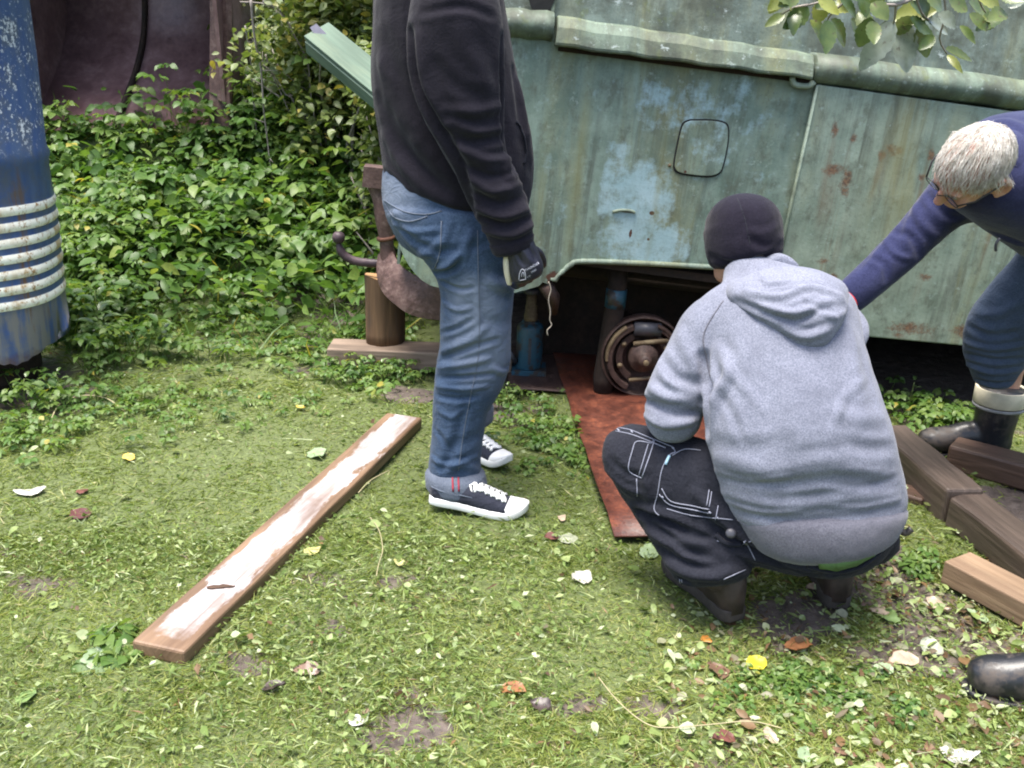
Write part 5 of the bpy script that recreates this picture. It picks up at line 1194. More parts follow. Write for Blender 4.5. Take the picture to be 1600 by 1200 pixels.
# ================================================================== older person bending in from the right (navy fleece, rubber boots)
def bending_person():
    hl = atZ(1552, 716, 0); P0 = person('white haired person in navy fleece bending down with one arm stretched out', (hl[0]+.25, hl[1]-.2, 0))
    torso = [(atY(1760, 215, 3.0), atY(1745, 500, 3.05), .16), (atY(1700, 185, 2.97), atY(1690, 462, 3.0), .185), (atY(1645, 172, 2.94), atY(1640, 425, 2.97), .20), (atY(1598, 174, 2.92), atY(1598, 398, 2.94), .205), (atY(1558, 184, 2.91), atY(1560, 372, 2.92), .20), (atY(1520, 206, 2.91), atY(1526, 352, 2.91), .17), (atY(1492, 240, 2.92), atY(1500, 330, 2.92), .12)]
    arm = [(atY(1475, 255, 3.06), atY(1535, 345, 3.04), .07), (atY(1452, 288, 3.07), atY(1505, 350, 3.05), .068), (atY(1425, 325, 3.06), atY(1468, 378, 3.05), .062), (atY(1392, 362, 3.05), atY(1432, 412, 3.04), .058), (atY(1358, 398, 3.03), atY(1395, 444, 3.02), .054), (atY(1328, 428, 3.0), atY(1362, 470, 3.0), .048), (atY(1313, 442, 2.99), atY(1338, 488, 2.99), .042)]
    s2 = atY(1650, 260, 2.76); e2 = s2+np.array([.26, .0, -.26]); w2 = e2+np.array([.06, .10, -.20])
    arm2 = limb([s2, (s2+e2)/2, e2, (e2+w2)/2, w2], [.085, .072, .062, .052, .045])
    cl = [(atY(1530, 215, 2.82), atY(1585, 335, 2.80), .085), (atY(1548, 205, 2.84), atY(1604, 330, 2.82), .10), (atY(1565, 200, 2.86), atY(1615, 325, 2.85), .10)]
    me = meld([loft(torso, 28), loft(arm, 20), loft(arm2, 16)], .0075, 8)
    L = [([(1428, 322), (1440, 350), (1466, 372)], .006, .013), ([(1396, 362), (1425, 372), (1436, 400)], -.006, .012), ([(1380, 372), (1398, 396), (1420, 404)], .005, .010), ([(1352, 402), (1380, 412), (1384, 436)], -.005, .011), ([(1440, 310), (1420, 345), (1412, 385)], .004, .014), ([(1450, 305), (1478, 335), (1500, 340)], -.007, .012), ([(1510, 350), (1550, 365), (1600, 385)], .008, .015), ([(1540, 195), (1570, 190), (1600, 200)], .005, .015), ([(1400, 355), (1370, 395), (1350, 425)], .004, .014)]
    folds(me, L, (.005, 7), (.0014, 24)); fl = meshpart('fleece_jacket', me, P0, MAT['navy'])
    cm = meld([loft(cl, 22)], .007, 4); folds(cm, [], (.003, 12), None); meshpart('collar', cm, fl, MAT['navy'])
    MB().tube(catmull(np.array([atY(1562, 372, 2.74), atY(1556, 382, 2.74), atY(1556, 392, 2.745)]), 3), .004, 6).part('zip_pull', MAT['darksteel'], fl, True)
    rc = M_plain('red_glove_cuff', (.45, .02, .03), .6)
    wr = (arm[-1][0]+arm[-1][1])/2; ad = nrm(wr-(arm[-2][0]+arm[-2][1])/2)
    part('red_cuff', *loft(limb([wr+ad*.0, wr+ad*.03], [.043, .041]), 18, 3), rc, P0)
    # jeans
    leg = [R_(1625, 350, 1790, 400, 3.10, .13), R_(1588, 405, 1745, 440, 3.14, .11), R_(1546, 450, 1685, 478, 3.17, .10), R_(1512, 500, 1640, 515, 3.20, .095), R_(1506, 535, 1618, 545, 3.22, .085), R_(1510, 568, 1598, 572, 3.24, .075), R_(1522, 596, 1584, 596, 3.25, .06)]
    hp = np.array([atY(1740, 400, 3.08)[0], 2.95, .90]); 
    pel = [(atY(1740, 240, 3.02), atY(1735, 480, 3.06), .17), (atY(1800, 260, 3.02), atY(1790, 490, 3.06), .17), (atY(1850, 300, 3.02), atY(1835, 450, 3.05), .12)]
    h2 = np.array([hl[0]+.35, hl[1]-.62, 0]); k2 = np.array([hl[0]+.30, hl[1]-.55, .50]); t2 = atY(1790, 400, 2.86)
    leg2 = limb([t2, (t2+k2)/2, k2, h2+[0, 0, .34]], [.12, .10, .085, .075])
    me = meld([loft(leg, 22), loft(pel, 24), loft(leg2, 18)], .008, 6)
    L = [([(1508, 535), (1550, 545), (1600, 540)], .009, .012), ([(1508, 552), (1550, 562), (1600, 560)], -.009, .011), ([(1512, 570), (1550, 582), (1595, 578)], .009, .011), ([(1515, 590), (1555, 600), (1592, 596)], -.007, .010), ([(1515, 510), (1545, 525), (1590, 520)], -.007, .013), ([(1525, 490), (1560, 490), (1600, 470)], .006, .016)]
    folds(me, L, (.006, 7), (.0016, 28))
    MAT['denim2'] = M_cloth('dusty_blue_denim', (.035, .052, .095), (.08, .11, .165), 420, .9, .1)
    meshpart('jeans', me, P0, MAT['denim2'])
    tip = atZ(1452, 694, .03)
    d = nrm(np.array([tip[0]-hl[0], (tip[1]-hl[1])*.6, 0]))
    rubber_boot(P0, hl+np.array([-.02, .0, 0])-d*.05, d, .31, .275); rubber_boot(P0, h2+np.array([.05, 0, 0]), (-.95, .1, 0), .31, .36)
    # head: bowed, face down and to the left
    hc = atY(1518, 264, 2.72); fw = nrm(np.array([-.73, -.05, -.68])); up = np.array([-.40, -.74, .52])
    f, u, r = local_frame(fw, up); nk = atY(1588, 292, 2.86); s_ = 1.07
    body = head_pieces(hc, fw, up, s_, nk) + [loft(torso, 18, 3, .8), loft(arm, 14, 3, .62), loft(arm2, 14, 3, .62), loft(leg, 14, 3, .72), loft(leg2, 14, 3, .72), loft(pel, 18, 3, .82)]
    body += hand_pieces(wr+ad*.01, ad, (0, 0, -1), 1, .5, 1); body += hand_pieces(w2, (0, .3, -1), (0, .8, 0), 1, .4, 1)
    for sx in (-1, 1): h = h2 if sx > 0 else hl; body.append(loft(limb([h+[0, .0, .08], h+[0, 0, .26], h+[.0, 0, .36]], [.035, .035, .04]), 12, 2))
    me = meld(body, .0055, 3); meshpart('body', me, P0, MAT['skin_old'])
    # eyes and brows
    for sx in (-1, 1):
        part('eye', *ellipsoid(hc+s_*(r*sx*.031+f*.076+u*.004), r*.011, f*.008, u*.008, 12, 8), M_plain('eye', (.5, .48, .45), .2, bump=0), P0)
    # thin hair: strands combed over the skull from a parting, longer at sides and back
    hb = MB(); rnd = random.Random(3); sk = BVHTree.FromPolygons([v.co[:] for v in me.vertices], [p.vertices[:] for p in me.polygons]); L0 = rootloc(P0)
    def on_skull(d, lift):
        c0 = hc+s_*u*.03-s_*f*.012; hh = sk.ray_cast(Vector(c0+nrm(d)*.25-L0), Vector(-nrm(d)))
        p = np.array(hh[0])+L0 if hh[0] is not None and np.linalg.norm(np.array(hh[0])+L0-c0) < .122 else c0+nrm(d)*.098
        return p+nrm(d)*lift
    for i in range(5200):
        th = rnd.uniform(-math.pi, math.pi); el = rnd.uniform(-.35, 1.45)
        fy = math.cos(th)*math.cos(el); rx = math.sin(th)*math.cos(el); uz = math.sin(el)
        if fy > .55 and uz < .40 and abs(rx) < .75: continue
        if fy > .15 and uz < .05: continue
        if uz > .45 and fy > -.35 and rnd.random() < .78: continue
        if abs(rx) > .6 and -.55 < fy < .15 and uz < .22: continue
        d0 = r*rx+f*fy*1.1+u*uz
        # comb direction: forward over the top, down at the sides
        out_ = nrm(r*rx+f*fy+u*0+1e-6); comb = nrm(-u*(.9-.5*uz)+f*(.55*(uz > .3)+.15)+r*(.25*rx)+r*(rnd.uniform(-.35, .35)-.25)+f*rnd.uniform(-.4, .4))
        Ls = rnd.uniform(.4, .95); pts = []
        lift = rnd.uniform(.002, .009)
        for k in range(5):
            d = nrm(d0+comb*Ls*k/4); pts.append(on_skull(d, lift+.004*math.sin(k*.8+i)*(.6)+(.006 if k == 4 and rnd.random() < .2 else 0)))
        hb.tube(pts, [.0006, .0007, .0007, .0005, .0003], 3, False)
    hs = NT('white_grey_hair'); hcv = hs.coord('Object'); hn = hs.noise(hcv, 60, 4)
    hm_ = hs.done(hs.mix(hs.rng(hn, .35, .65), (.50, .46, .40), (.80, .76, .70)), .45, spec=.4)
    part('hair', hb.V, hb.F, hm_, P0, True, False)
    # spectacles
    gm = M_plain('dark_spectacle_frame', (.02, .018, .02), .35, bump=0); gp = thing('spectacles', 'dark framed spectacles on the bending person\'s face', 'glasses', hc+s_*(f*.1))
    glm = NT('lens'); glm.p.inputs['Transmission Weight'].default_value = 1; glm.p.inputs['Roughness'].default_value = .02; glm.p.inputs['IOR'].default_value = 1.1; glm.done((.9, .95, .95), .03)
    for sx in (-1, 1):
        c0 = hc+s_*(r*sx*.034+f*.090+u*.000); pts = [c0+r*.024*math.cos(a)+u*.017*math.sin(a) for a in np.linspace(0, 2*math.pi, 25)]
        MB().tube(pts, .0018, 6, False).part('rim', gm, gp, True)
        MB().prism([c0+r*.023*math.cos(a)+u*.016*math.sin(a) for a in np.linspace(0, 2*math.pi, 24, endpoint=False)], f*.0015).part('lens', glm.m, gp)
        MB().tube([c0+r*sx*.024+u*.008, hc+s_*(r*sx*.078+f*.055+u*.012), hc+s_*(r*sx*.088-f*.004+u*.020), hc+s_*(r*sx*.090-f*.030+u*.012)], .0026, 6).part('temple', gm, gp, True)
    MB().tube([hc+s_*(r*-.010+f*.092), hc+s_*(f*.104+u*.006), hc+s_*(r*.010+f*.092)], .002, 6).part('bridge', gm, gp, True)
bending_person()

# ================================================================== person at the right edge: only a rubber boot reaches into the picture
def edge_person():
    toe = atZ(1502, 1080, .0); d = nrm(np.array([-1, .22, 0])); hl = toe-d*.315
    P0 = person('person at the right edge with only a shiny black rubber boot in view', (hl[0], hl[1], 0))
    rubber_boot(P0, hl+d*.012, d, .30, .36, True, (.05, 0, 0))
    h2 = hl+np.array([.22, -.34, 0]); rubber_boot(P0, h2, (-1, -.1, 0), .30, .36, True, (.03, 0, 0))
    hip = np.array([hl[0]+.22, hl[1]-.16, .92])
    lg1 = limb([hip+[0, .10, 0], hl+np.array([.13, -.01, .55]), hl+np.array([.0, .01, .32])], [.10, .08, .065]); lg2 = limb([hip+[0, -.10, 0], h2+np.array([.07, .02, .55]), h2+np.array([-.02, 0, .32])], [.10, .08, .065])
    me = meld([loft(lg1, 18), loft(lg2, 18), ellipsoid(hip+[0, 0, .02], (.13, 0, 0), (0, .19, 0), (0, 0, .13))], .009, 5); folds(me, [], (.006, 8), None); meshpart('trousers', me, P0, MAT['workwear'])
    nk = hip+np.array([.0, 0, .56]); trs = [(hip+[0, -.17, .05], hip+[0, .17, .05], .12), (hip+[.02, -.18, .25], hip+[.02, .18, .25], .125), (hip+[.02, -.21, .45], hip+[.02, .21, .45], .12), (nk+[0, -.08, 0], nk+[0, .08, 0], .07)]
    ar = [limb([hip+[.02, s*.20, .46], hip+[.08, s*.26, .18], hip+[.0, s*.25, -.02]], [.07, .06, .045]) for s in (-1, 1)]
    me = meld([loft(trs, 22)]+[loft(a, 16) for a in ar], .009, 6); folds(me, [], (.006, 8), None); meshpart('jacket', me, P0, MAT['black_hoodie'])
    b = head_pieces(nk+np.array([-.02, 0, .17]), (-1, .2, -.35), (0, 0, 1), 1, nk+[0, 0, -.05])+[loft(trs, 18, 3, .8), loft(lg1, 14, 3, .7), loft(lg2, 14, 3, .7)]+[loft(a, 12, 3, .6) for a in ar]
    for s in (-1, 1): b += hand_pieces(hip+[0, s*.25, -.03], (-.1, 0, -1), (0, -s, 0), 1, .4, s)
    meshpart('body', meld(b, .008, 4), P0, MAT['skin'])
    hm = meld([ellipsoid(nk+np.array([.0, 0, .215]), (.1, 0, 0), (0, .083, 0), (0, 0, .085))], .007, 3); meshpart('hair', hm, P0, M_plain('dark_hair', (.03, .02, .015), .7, 150, .4))
edge_person()
# ================================================================== vegetation
LEAF_T = {
 'oval': (np.array([(0, 0, 0), (.22, -.27, .05), (.22, 0, 0), (.22, .27, .05), (.5, -.34, .07), (.5, 0, .0), (.5, .34, .07), (.78, -.2, .03), (.78, 0, -.02), (.78, .2, .03), (1, 0, -.08)]),
          [(0, 1, 2), (0, 2, 3), (1, 4, 5), (1, 5, 2), (2, 5, 6), (2, 6, 3), (4, 7, 8), (4, 8, 5), (5, 8, 9), (5, 9, 6), (7, 10, 8), (8, 10, 9)]),
 'small': (np.array([(0, 0, 0), (.45, -.33, .06), (.45, 0, 0), (.45, .33, .06), (1, 0, -.05)]), [(0, 1, 2), (0, 2, 3), (1, 4, 2), (2, 4, 3)]),
 'blade': (np.array([(0, -.5, 0), (0, .5, 0), (.55, -.35, .0), (.55, .35, .0), (1, 0, 0)]), [(0, 1, 3), (0, 3, 2), (2, 3, 4)]),
}
def leafmesh(P, D, N, size, wid, rnd, kind, bend=None):
    """P base points, D axis, N upper normal, size length, wid width factor"""
    T, TF = LEAF_T[kind]; n = len(P)
    D = D/np.linalg.norm(D, axis=1, keepdims=True); N = N-D*(N*D).sum(1, keepdims=True); N = N/np.maximum(1e-6, np.linalg.norm(N, axis=1, keepdims=True)); X = np.cross(D, N)
    t = T[None]; S = size[:, None, None]
    V = P[:, None] + S*(t[..., 0:1]*D[:, None]+t[..., 1:2]*wid[:, None, None]*X[:, None]+t[..., 2:3]*N[:, None])
    if bend is not None: V = V + S*(t[..., 0:1]**2)*bend[:, None]
    F = (np.array(TF)[None]+(np.arange(n)*len(T))[:, None, None]).reshape(-1, 3)
    return V.reshape(-1, 3), F, np.repeat(rnd, len(TF))
def tri_object(name, chunks, mat, loc=(0, 0, 0), parent=None):
    b = 0; Vs = []; Fs = []; Rs = []
    for V, F, R in chunks: Vs.append(V); Fs.append(F+b); Rs.append(R); b += len(V)
    V = np.concatenate(Vs)-np.asarray(loc); F = np.concatenate(Fs); R = np.concatenate(Rs)
    me = bpy.data.meshes.new(name); me.vertices.add(len(V)); me.vertices.foreach_set('co', V.astype(np.float32).reshape(-1))
    me.loops.add(F.size); me.loops.foreach_set('vertex_index', F.astype(np.int32).reshape(-1)); me.polygons.add(len(F))
    me.polygons.foreach_set('loop_start', np.arange(0, F.size, 3, dtype=np.int32)); me.update(calc_edges=True)
    a = me.attributes.new('rnd', 'FLOAT', 'FACE'); a.data.foreach_set('value', np.clip(R, 0, 1).astype(np.float32))
    me.materials.append(mat); o = bpy.data.objects.new(name, me); COL.objects.link(o)
    if parent is not None: o.parent = parent
    else: o.location = loc
    return o
def uniform(n, a, b): return rng.uniform(a, b, n)
def rdir(n, zmin=-1, zmax=1):
    z = uniform(n, zmin, zmax); a = uniform(n, 0, 2*np.pi); r = np.sqrt(np.maximum(0, 1-z*z)); return np.stack([r*np.cos(a), r*np.sin(a), z], 1)
def pxa(P):
    q = P-CAM; z = q@_f; return 800+FPX*(q@_r)/z, 600-FPX*(q@_u)/z
def covered(x, y):
    """places where something solid lies on the ground"""
    m_ = np.zeros(len(x), bool)
    q = np.stack([x, y], 1)
    for A, B, wd in ((bA, bB, .075), (b1a, b1a+d1*1.9, .075), (f0, f1, .06)):
        a, b = A[:2], B[:2]; ab = b-a; k = (q-a)@ab/(ab@ab); m_ |= (np.linalg.norm(q-a-np.clip(k, 0, 1)[:, None]*ab, axis=1) < wd) & (k > -.005) & (k < 1.005)
    m_ |= np.hypot(x-dc[0], y-dc[1]) < .30
    a, b = c0[:2], (c3+[-.05, .7, 0])[:2]; tt = np.clip((y-a[1])/(b[1]-a[1]), 0, 1); lx = a[0]+(b[0]-a[0])*tt; m_ |= (y > a[1]) & (x > lx) & (x < lx+.45+.2*tt)
    return m_
def patches(x, y, f, seed):
    return np.clip(.5+1.5*(vn(x, y, f*.55, seed)-.5), 0, 1)

# --- turf
def build_grass():
    ch = []
    for (n, y0, y1, hmin, hmax, wd) in ((190000, 1.35, 2.6, .018, .055, .0032), (150000, 2.4, 3.9, .02, .055, .0040), (30000, 3.7, 5.6, .03, .09, .005)):
        y = uniform(n, y0, y1); x = uniform(n, -1, 1)*(.62*y+.5)
        md = mudness(x, y); dens = np.clip(1.05-md*1.25, 0, 1)*(.45+.75*patches(x, y, 7, 1)); keep = (rng.random(n) < dens) & ~covered(x, y) & ~((y > 4.0) & (x > -.45))
        x, y = x[keep], y[keep]; k = len(x); z = hill(x, y)-.004
        D = rdir(k, .04, .55); D[:, 0] += .2; h = uniform(k, hmin, hmax)*(.7+.6*patches(x, y, 5, 3))
        yel = patches(x, y, 2.3, 5)
        r = np.clip(rng.normal(.42, .2, k)+.25*(yel-.5)+.12*(y < 2.3), 0, .97); st = rng.random(k) < .035; r[st] = uniform(st.sum(), .93, 1)  # nearest blades lightened: the foreground sunlight is put into their colour
        ch.append(leafmesh(np.stack([x, y, z], 1), D, rdir(k, .2, 1), h, wd/h*uniform(k, .7, 1.3), r, 'blade', np.stack([uniform(k, -.4, .4), uniform(k, -.4, .4), uniform(k, -.5, .05)], 1)))
    n = 90000; x = uniform(n, -3.6, 3.6); y = uniform(n, .3, 4.6); kp = (np.abs(x) > .60*y+.42) & ~((y > 3.6) & (x > -.45)) & (rng.random(n) > mudness(x, y)) & ~covered(x, y); x, y = x[kp], y[kp]; k = len(x); h = uniform(k, .025, .06)
    ch.append(leafmesh(np.stack([x, y, hill(x, y)-.004], 1), rdir(k, .12, .85), rdir(k, .2, 1), h, .006/h, np.clip(rng.normal(.42, .2, k), 0, .97), 'blade', np.stack([uniform(k, -.4, .4), uniform(k, -.4, .4), uniform(k, -.5, .05)], 1)))
    o = tri_object('grass', ch, MAT['grass']); tag(o, 'short mown grass of the trodden lawn', 'grass', kind='stuff')
build_grass()
# --- mown scraps: chopped leaf pieces lying everywhere
def build_clippings():
    ch = []
    for (n, y0, y1, s0, s1, nar) in ((26000, 1.35, 2.7, .006, .024, 0), (60000, 1.35, 2.7, .010, .042, 1), (11000, 2.5, 4.2, .008, .028, 0), (16000, 2.5, 4.2, .012, .04, 1), (6000, 4.0, 5.6, .012, .035, 0)):
        y = uniform(n, y0, y1); x = uniform(n, -1, 1)*(.62*y+.5)
        d = (.12+1.0*patches(x, y, 6, 9)**1.3)*np.where((y > 2.55) & (y < 3.3) & (x < .45), .5, 1.0)*(1-.6*mudness(x, y))
        keep = (rng.random(n) < d) & ~covered(x, y) & ~((y > 4.05) & (x > -.4)); x, y = x[keep], y[keep]; k = len(x)
        z = hill(x, y)+uniform(k, .003, .026)*(1-.6*mudness(x, y)); s = s0+(s1-s0)*rng.random(k)**2.2
        N = rdir(k, .1, 1); D = rdir(k, -.35, .45); wid = uniform(k, .10, .32) if nar else uniform(k, .45, 1.35)
        rr_ = np.clip(rng.normal(.42, .22, k), 0, .86); bw_ = rng.random(k) < (.03+.12*mudness(x, y)); rr_[bw_] = uniform(bw_.sum(), .92, 1)
        ch.append(leafmesh(np.stack([x, y, z], 1), D, N, s, wid, rr_, 'small', np.stack([uniform(k, -.25, .25), uniform(k, -.25, .25), uniform(k, -.55, .2)], 1)))
    n = 1100; y = uniform(n, 1.4, 3.4); x = uniform(n, -1, 1)*(.62*y+.4); kp = (rng.random(n) < .15+.85*patches(x, y, 5, 21)) & ~covered(x, y); x, y = x[kp], y[kp]; k = len(x)
    ch.append(leafmesh(np.stack([x, y, hill(x, y)+uniform(k, .008, .03)], 1), rdir(k, -.3, .35), rdir(k, .5, 1), .012+.028*rng.random(k)**1.6, uniform(k, .6, 1.3), np.clip(rng.normal(.62, .2, k), 0, .88), 'oval', np.stack([uniform(k, -.2, .2), uniform(k, -.2, .2), uniform(k, -.5, .2)], 1)))
    # thin clipped stems
    n = 700; y = uniform(n, 1.4, 4.5); x = uniform(n, -1, 1)*(.6*y+.3); keep = ~covered(x, y) & ~((y > 3.9) & (x > -.4)); x, y = x[keep], y[keep]; k = len(x)
    ch.append(leafmesh(np.stack([x, y, hill(x, y)+uniform(k, .008, .025)], 1), rdir(k, -.1, .25), rdir(k, .5, 1), uniform(k, .03, .08), .04+0*x, uniform(k, .3, .8), 'blade', rng.normal(0, .4, (k, 3))*[1, 1, .2]))
    # leaf litter trodden into the mud on the right
    n = 5200; u = uniform(n, 1040, 1680); v = uniform(n, 880, 1230); q = np.array([atZ(a, b) for a, b in zip(u, v)]); x, y = q[:, 0], q[:, 1]
    kp = (rng.random(n) < .2+.8*vn(x, y, 4, 31)*ss(1.0, 1.5, x+.25*(2.3-y)+.55)) & ~covered(x, y); x, y = x[kp], y[kp]; k = len(x)
    rr_ = np.where(rng.random(k) < .45, uniform(k, .90, 1), uniform(k, .3, .88))
    ch.append(leafmesh(np.stack([x, y, hill(x, y)+uniform(k, .001, .016)], 1), rdir(k, -.25, .25), rdir(k, .55, 1), .008+.03*rng.random(k)**2, uniform(k, .4, 1.2), rr_, 'oval', np.stack([uniform(k, -.3, .3), uniform(k, -.3, .3), uniform(k, -.4, .4)], 1)))
    o = tri_object('leaf_clippings', ch, MAT['clip']); tag(o, 'chopped green leaf scraps strewn over the lawn', 'clippings', kind='stuff')
build_clippings()
# --- compound-leaf plants (ground elder): stalk with nine leaflets
def elder(P, H, S, lean=.35, rb=.5):
    """P bases (n,3), H heights, S leaflet length -> leaf chunk and stalk list"""
    n = len(P); top = P+np.stack([rng.normal(0, lean, n)*H, rng.normal(0, lean, n)*H, H], 1); LP = []; LD = []; LN = []; LS = []; LR = []
    az0 = uniform(n, 0, 2*np.pi); base_r = np.clip(rng.normal(rb, .24, n), 0, .80)
    tilt = rdir(n, .72, 1)
    for gidx, ga in enumerate((0, 2.0, -2.0)):
        gd = np.stack([np.cos(az0+ga), np.sin(az0+ga), uniform(n, -.25, .25)], 1); gp = top+gd*(S*.55)[:, None]
        for la in (0, 1.15, -1.15):
            a = az0+ga+la+rng.normal(0, .15, n); d = np.stack([np.cos(a), np.sin(a), uniform(n, -.45, .12)], 1)
            LP.append(gp+d*(S*.06)[:, None]); LD.append(d); LN.append(tilt+rng.normal(0, .18, (n, 3))); LS.append(S*uniform(n, .75, 1.15)); LR.append(base_r+rng.normal(0, .07, n))
    LP, LD, LN = map(np.concatenate, (LP, LD, LN)); LS, LR = np.concatenate(LS), np.concatenate(LR); k = len(LP)
    yl = rng.random(k) < .009; LR[yl] = 1.0
    leaf = leafmesh(LP, LD, LN, LS, uniform(k, .85, 1.15), LR, 'oval', np.stack([0*LS, 0*LS, uniform(k, -.35, .0)], 1))
    sd = top-P; hl_ = np.linalg.norm(sd, axis=1)
    a = leafmesh(P, sd, rdir(n), hl_, .006/hl_, uniform(n, .5, .9), 'blade'); b = leafmesh(P, sd, np.cross(sd, rdir(n)), hl_, .006/hl_, uniform(n, .5, .9), 'blade')
    return leaf, a, b
def build_cover():
    ch = []
    def scatter(n, x0, x1, y0, y1, fn, h, s, rb=.5):
        x = uniform(n, x0, x1); y = uniform(n, y0, y1); keep = (rng.random(n) < fn(x, y)) & ~covered(x, y); x, y = x[keep], y[keep]; k = len(x)
        if k == 0: return
        P = np.stack([x, y, hill(x, y)-.01], 1); pt = .6+.8*patches(x, y, 4, 2)
        ch.extend(elder(P, uniform(k, *h)*pt, uniform(k, *s), rb=rb))
    inb = lambda x, y: (x < xb+.05) & (x > xa-.1) & (y > Yb-.02)
    vehi = lambda x, y: (x > -.52) & (y > 3.9)
    bank = lambda x, y: np.where(inb(x, y) | vehi(x, y), 0, ss(4.6, 5.5, y)*(.15+1.1*patches(x, y, 3.1, 4)))
    scatter(2500, -3.4, -.45, 4.3, 6.4, bank, (.06, .27), (.040, .085), .52)
    scatter(3000, -3.4, -.45, 4.3, 6.4, bank, (.02, .13), (.022, .05), .46)
    scatter(900, -2.2, -.5, 5.9, 7.6, lambda x, y: np.where(inb(x, y), 0, .9), (.15, .45), (.045, .07), .5)
    mid_ = lambda x, y: np.where(vehi(x, y), 0, ss(3.55, 4.3, y)*(1-.8*mudness(x, y))*(.1+.9*patches(x, y, 4.3, 8)))
    scatter(900, -2.4, -.42, 3.4, 4.9, mid_, (.02, .10), (.022, .042), .62)
    for (u, v, rx, ry, n, h, s) in ((615, 585, .16, .10, 46, (.02, .09), (.018, .032)), (560, 600, .2, .12, 40, (.02, .07), (.018, .03)), (845, 690, .14, .20, 70, (.015, .05), (.016, .03)), (800, 640, .12, .16, 30, (.02, .06), (.016, .028)), (910, 700, .05, .25, 30, (.01, .04), (.014, .026)),
                                    (1430, 650, .16, .18, 60, (.02, .09), (.022, .036)), (1490, 660, .12, .12, 40, (.02, .07), (.02, .034)), (1430, 885, .06, .06, 26, (.01, .03), (.016, .026)), (150, 520, .16, .3, 90, (.06, .28), (.03, .05)), (230, 470, .25, .3, 60, (.05, .2), (.03, .055)), (200, 420, .2, .3, 60, (.08, .25), (.03, .055)), (140, 480, .14, .2, 60, (.15, .36), (.03, .055)), (215, 450, .16, .25, 60, (.12, .32), (.03, .055)), (130, 540, .1, .15, 40, (.12, .28), (.03, .05)), (190, 560, .12, .22, 40, (.05, .18), (.028, .046)), (60, 640, .25, .14, 46, (.03, .12), (.024, .04)),
                                    (30, 690, .25, .15, 40, (.02, .06), (.02, .034)), (330, 640, .5, .2, 60, (.012, .04), (.014, .026)), (180, 640, .3, .2, 60, (.02, .06), (.016, .03)), (1280, 1090, .25, .12, 60, (.008, .02), (.012, .022)), (1230, 1060, .1, .08, 30, (.008, .02), (.012, .022)), (180, 1010, .03, .05, 8, (.01, .03), (.03, .045)), (560, 330, .2, .2, 40, (.1, .3), (.035, .055))):
        p = atG(u, v); x = rng.normal(p[0], rx*.6, n); y = rng.normal(p[1], ry*.6, n); kk = ~covered(x, y); x, y = x[kk], y[kk]; n = len(x)
        ch.extend(elder(np.stack([x, y, hill(x, y)], 1), uniform(n, *h), uniform(n, *s), rb=.6))
    n = 3200; x = uniform(n, -3.2, -.5); y = uniform(n, 4.2, 6.3); kp = ~inb(x, y) & (rng.random(n) < .2+.8*vn(x, y, 2.5, 41)); x, y = x[kp], y[kp]; k = len(x); h = uniform(k, .12, .42)*(.5+.5*ss(4.3, 5.2, y))
    ch.append(leafmesh(np.stack([x, y, hill(x, y)], 1), rdir(k, .45, .95), rdir(k, -.2, 1), h, .008/h, np.where(rng.random(k) < .12, 1.0, uniform(k, .3, .8)), 'blade', np.stack([uniform(k, -.5, .5), uniform(k, -.5, .5), uniform(k, -.45, 0)], 1)))
    n = 2600; x = uniform(n, -3.2, -.5); y = uniform(n, 4.4, 6.3); kp = ~inb(x, y); x, y = x[kp], y[kp]; k = len(x)
    ch.append(leafmesh(np.stack([x, y, hill(x, y)+uniform(k, .05, .33)], 1), rdir(k, -.5, .3), rdir(k, .2, 1), uniform(k, .015, .10), uniform(k, .5, 1.2), np.clip(rng.normal(.42, .25, k), 0, .92), 'oval', np.stack([0*x, 0*x, uniform(k, -.5, .1)], 1)))
    o = tri_object('ground_cover', ch, MAT['leaf']); tag(o, 'dense low weeds with three part leaves on the bank', 'weeds', kind='stuff')
build_cover()
# --- shrubs on the bank behind the vehicle and the bucket
def shrub(cx, cy, rx, ry, z0, z1, n, ls, label, rb=.5):
    root = thing('shrub', label, 'shrub', (cx, cy, g(cx, cy)), 'shrubs on the bank')
    d = rdir(n); rr = rng.random(n)**.42
    lump = .72+.34*np.sin(d[:, 0]*5+cx*3)*np.sin(d[:, 2]*6+cy)+.2*np.sin(d[:, 1]*9+2)
    P = np.stack([cx+d[:, 0]*rx*rr*lump, cy+d[:, 1]*ry*rr*lump, (z0+z1)/2+d[:, 2]*(z1-z0)/2*rr*lump], 1)
    P[:, 2] = np.maximum(P[:, 2], hill(P[:, 0], P[:, 1])+.03)
    k = len(P); D = rdir(k, -.6, .35); N = rdir(k, .35, 1)
    tri_object('crown', [leafmesh(P, D, N, uniform(k, *ls), uniform(k, .8, 1.15), np.clip(rng.normal(rb, .22, k), 0, 1), 'oval', np.stack([0*d[:, 0], 0*d[:, 0], uniform(k, -.4, .05)], 1))], MAT['shrub'], root.location, root)
    mb = MB(); b0 = np.array([cx, cy, g(cx, cy)-.03])
    for i in range(16):
        dd = rdir(1, .25, 1)[0]; e = b0+dd*np.array([rx*1.0, ry*1.0, (z1-z0)*.85]); m1 = b0+(e-b0)*.5+rng.normal(0, .06, 3); mb.tube(catmull(np.array([b0+rng.normal(0, .05, 3)*[1, 1, 0], m1, e]), 3), [.012, .011, .010, .008, .006, .005, .003], 6)
    mb.part('stems', MAT['twig'], root, True)
shrub(-1.02, 6.0, .66, .55, .60, 2.15, 9000, (.04, .068), 'shrub with small pale leaves between the rusted bucket and the vehicle', .62)
shrub(-.64, 5.4, .34, .36, .35, 1.6, 3600, (.04, .062), 'low leafy shrub right behind the standing person', .5)
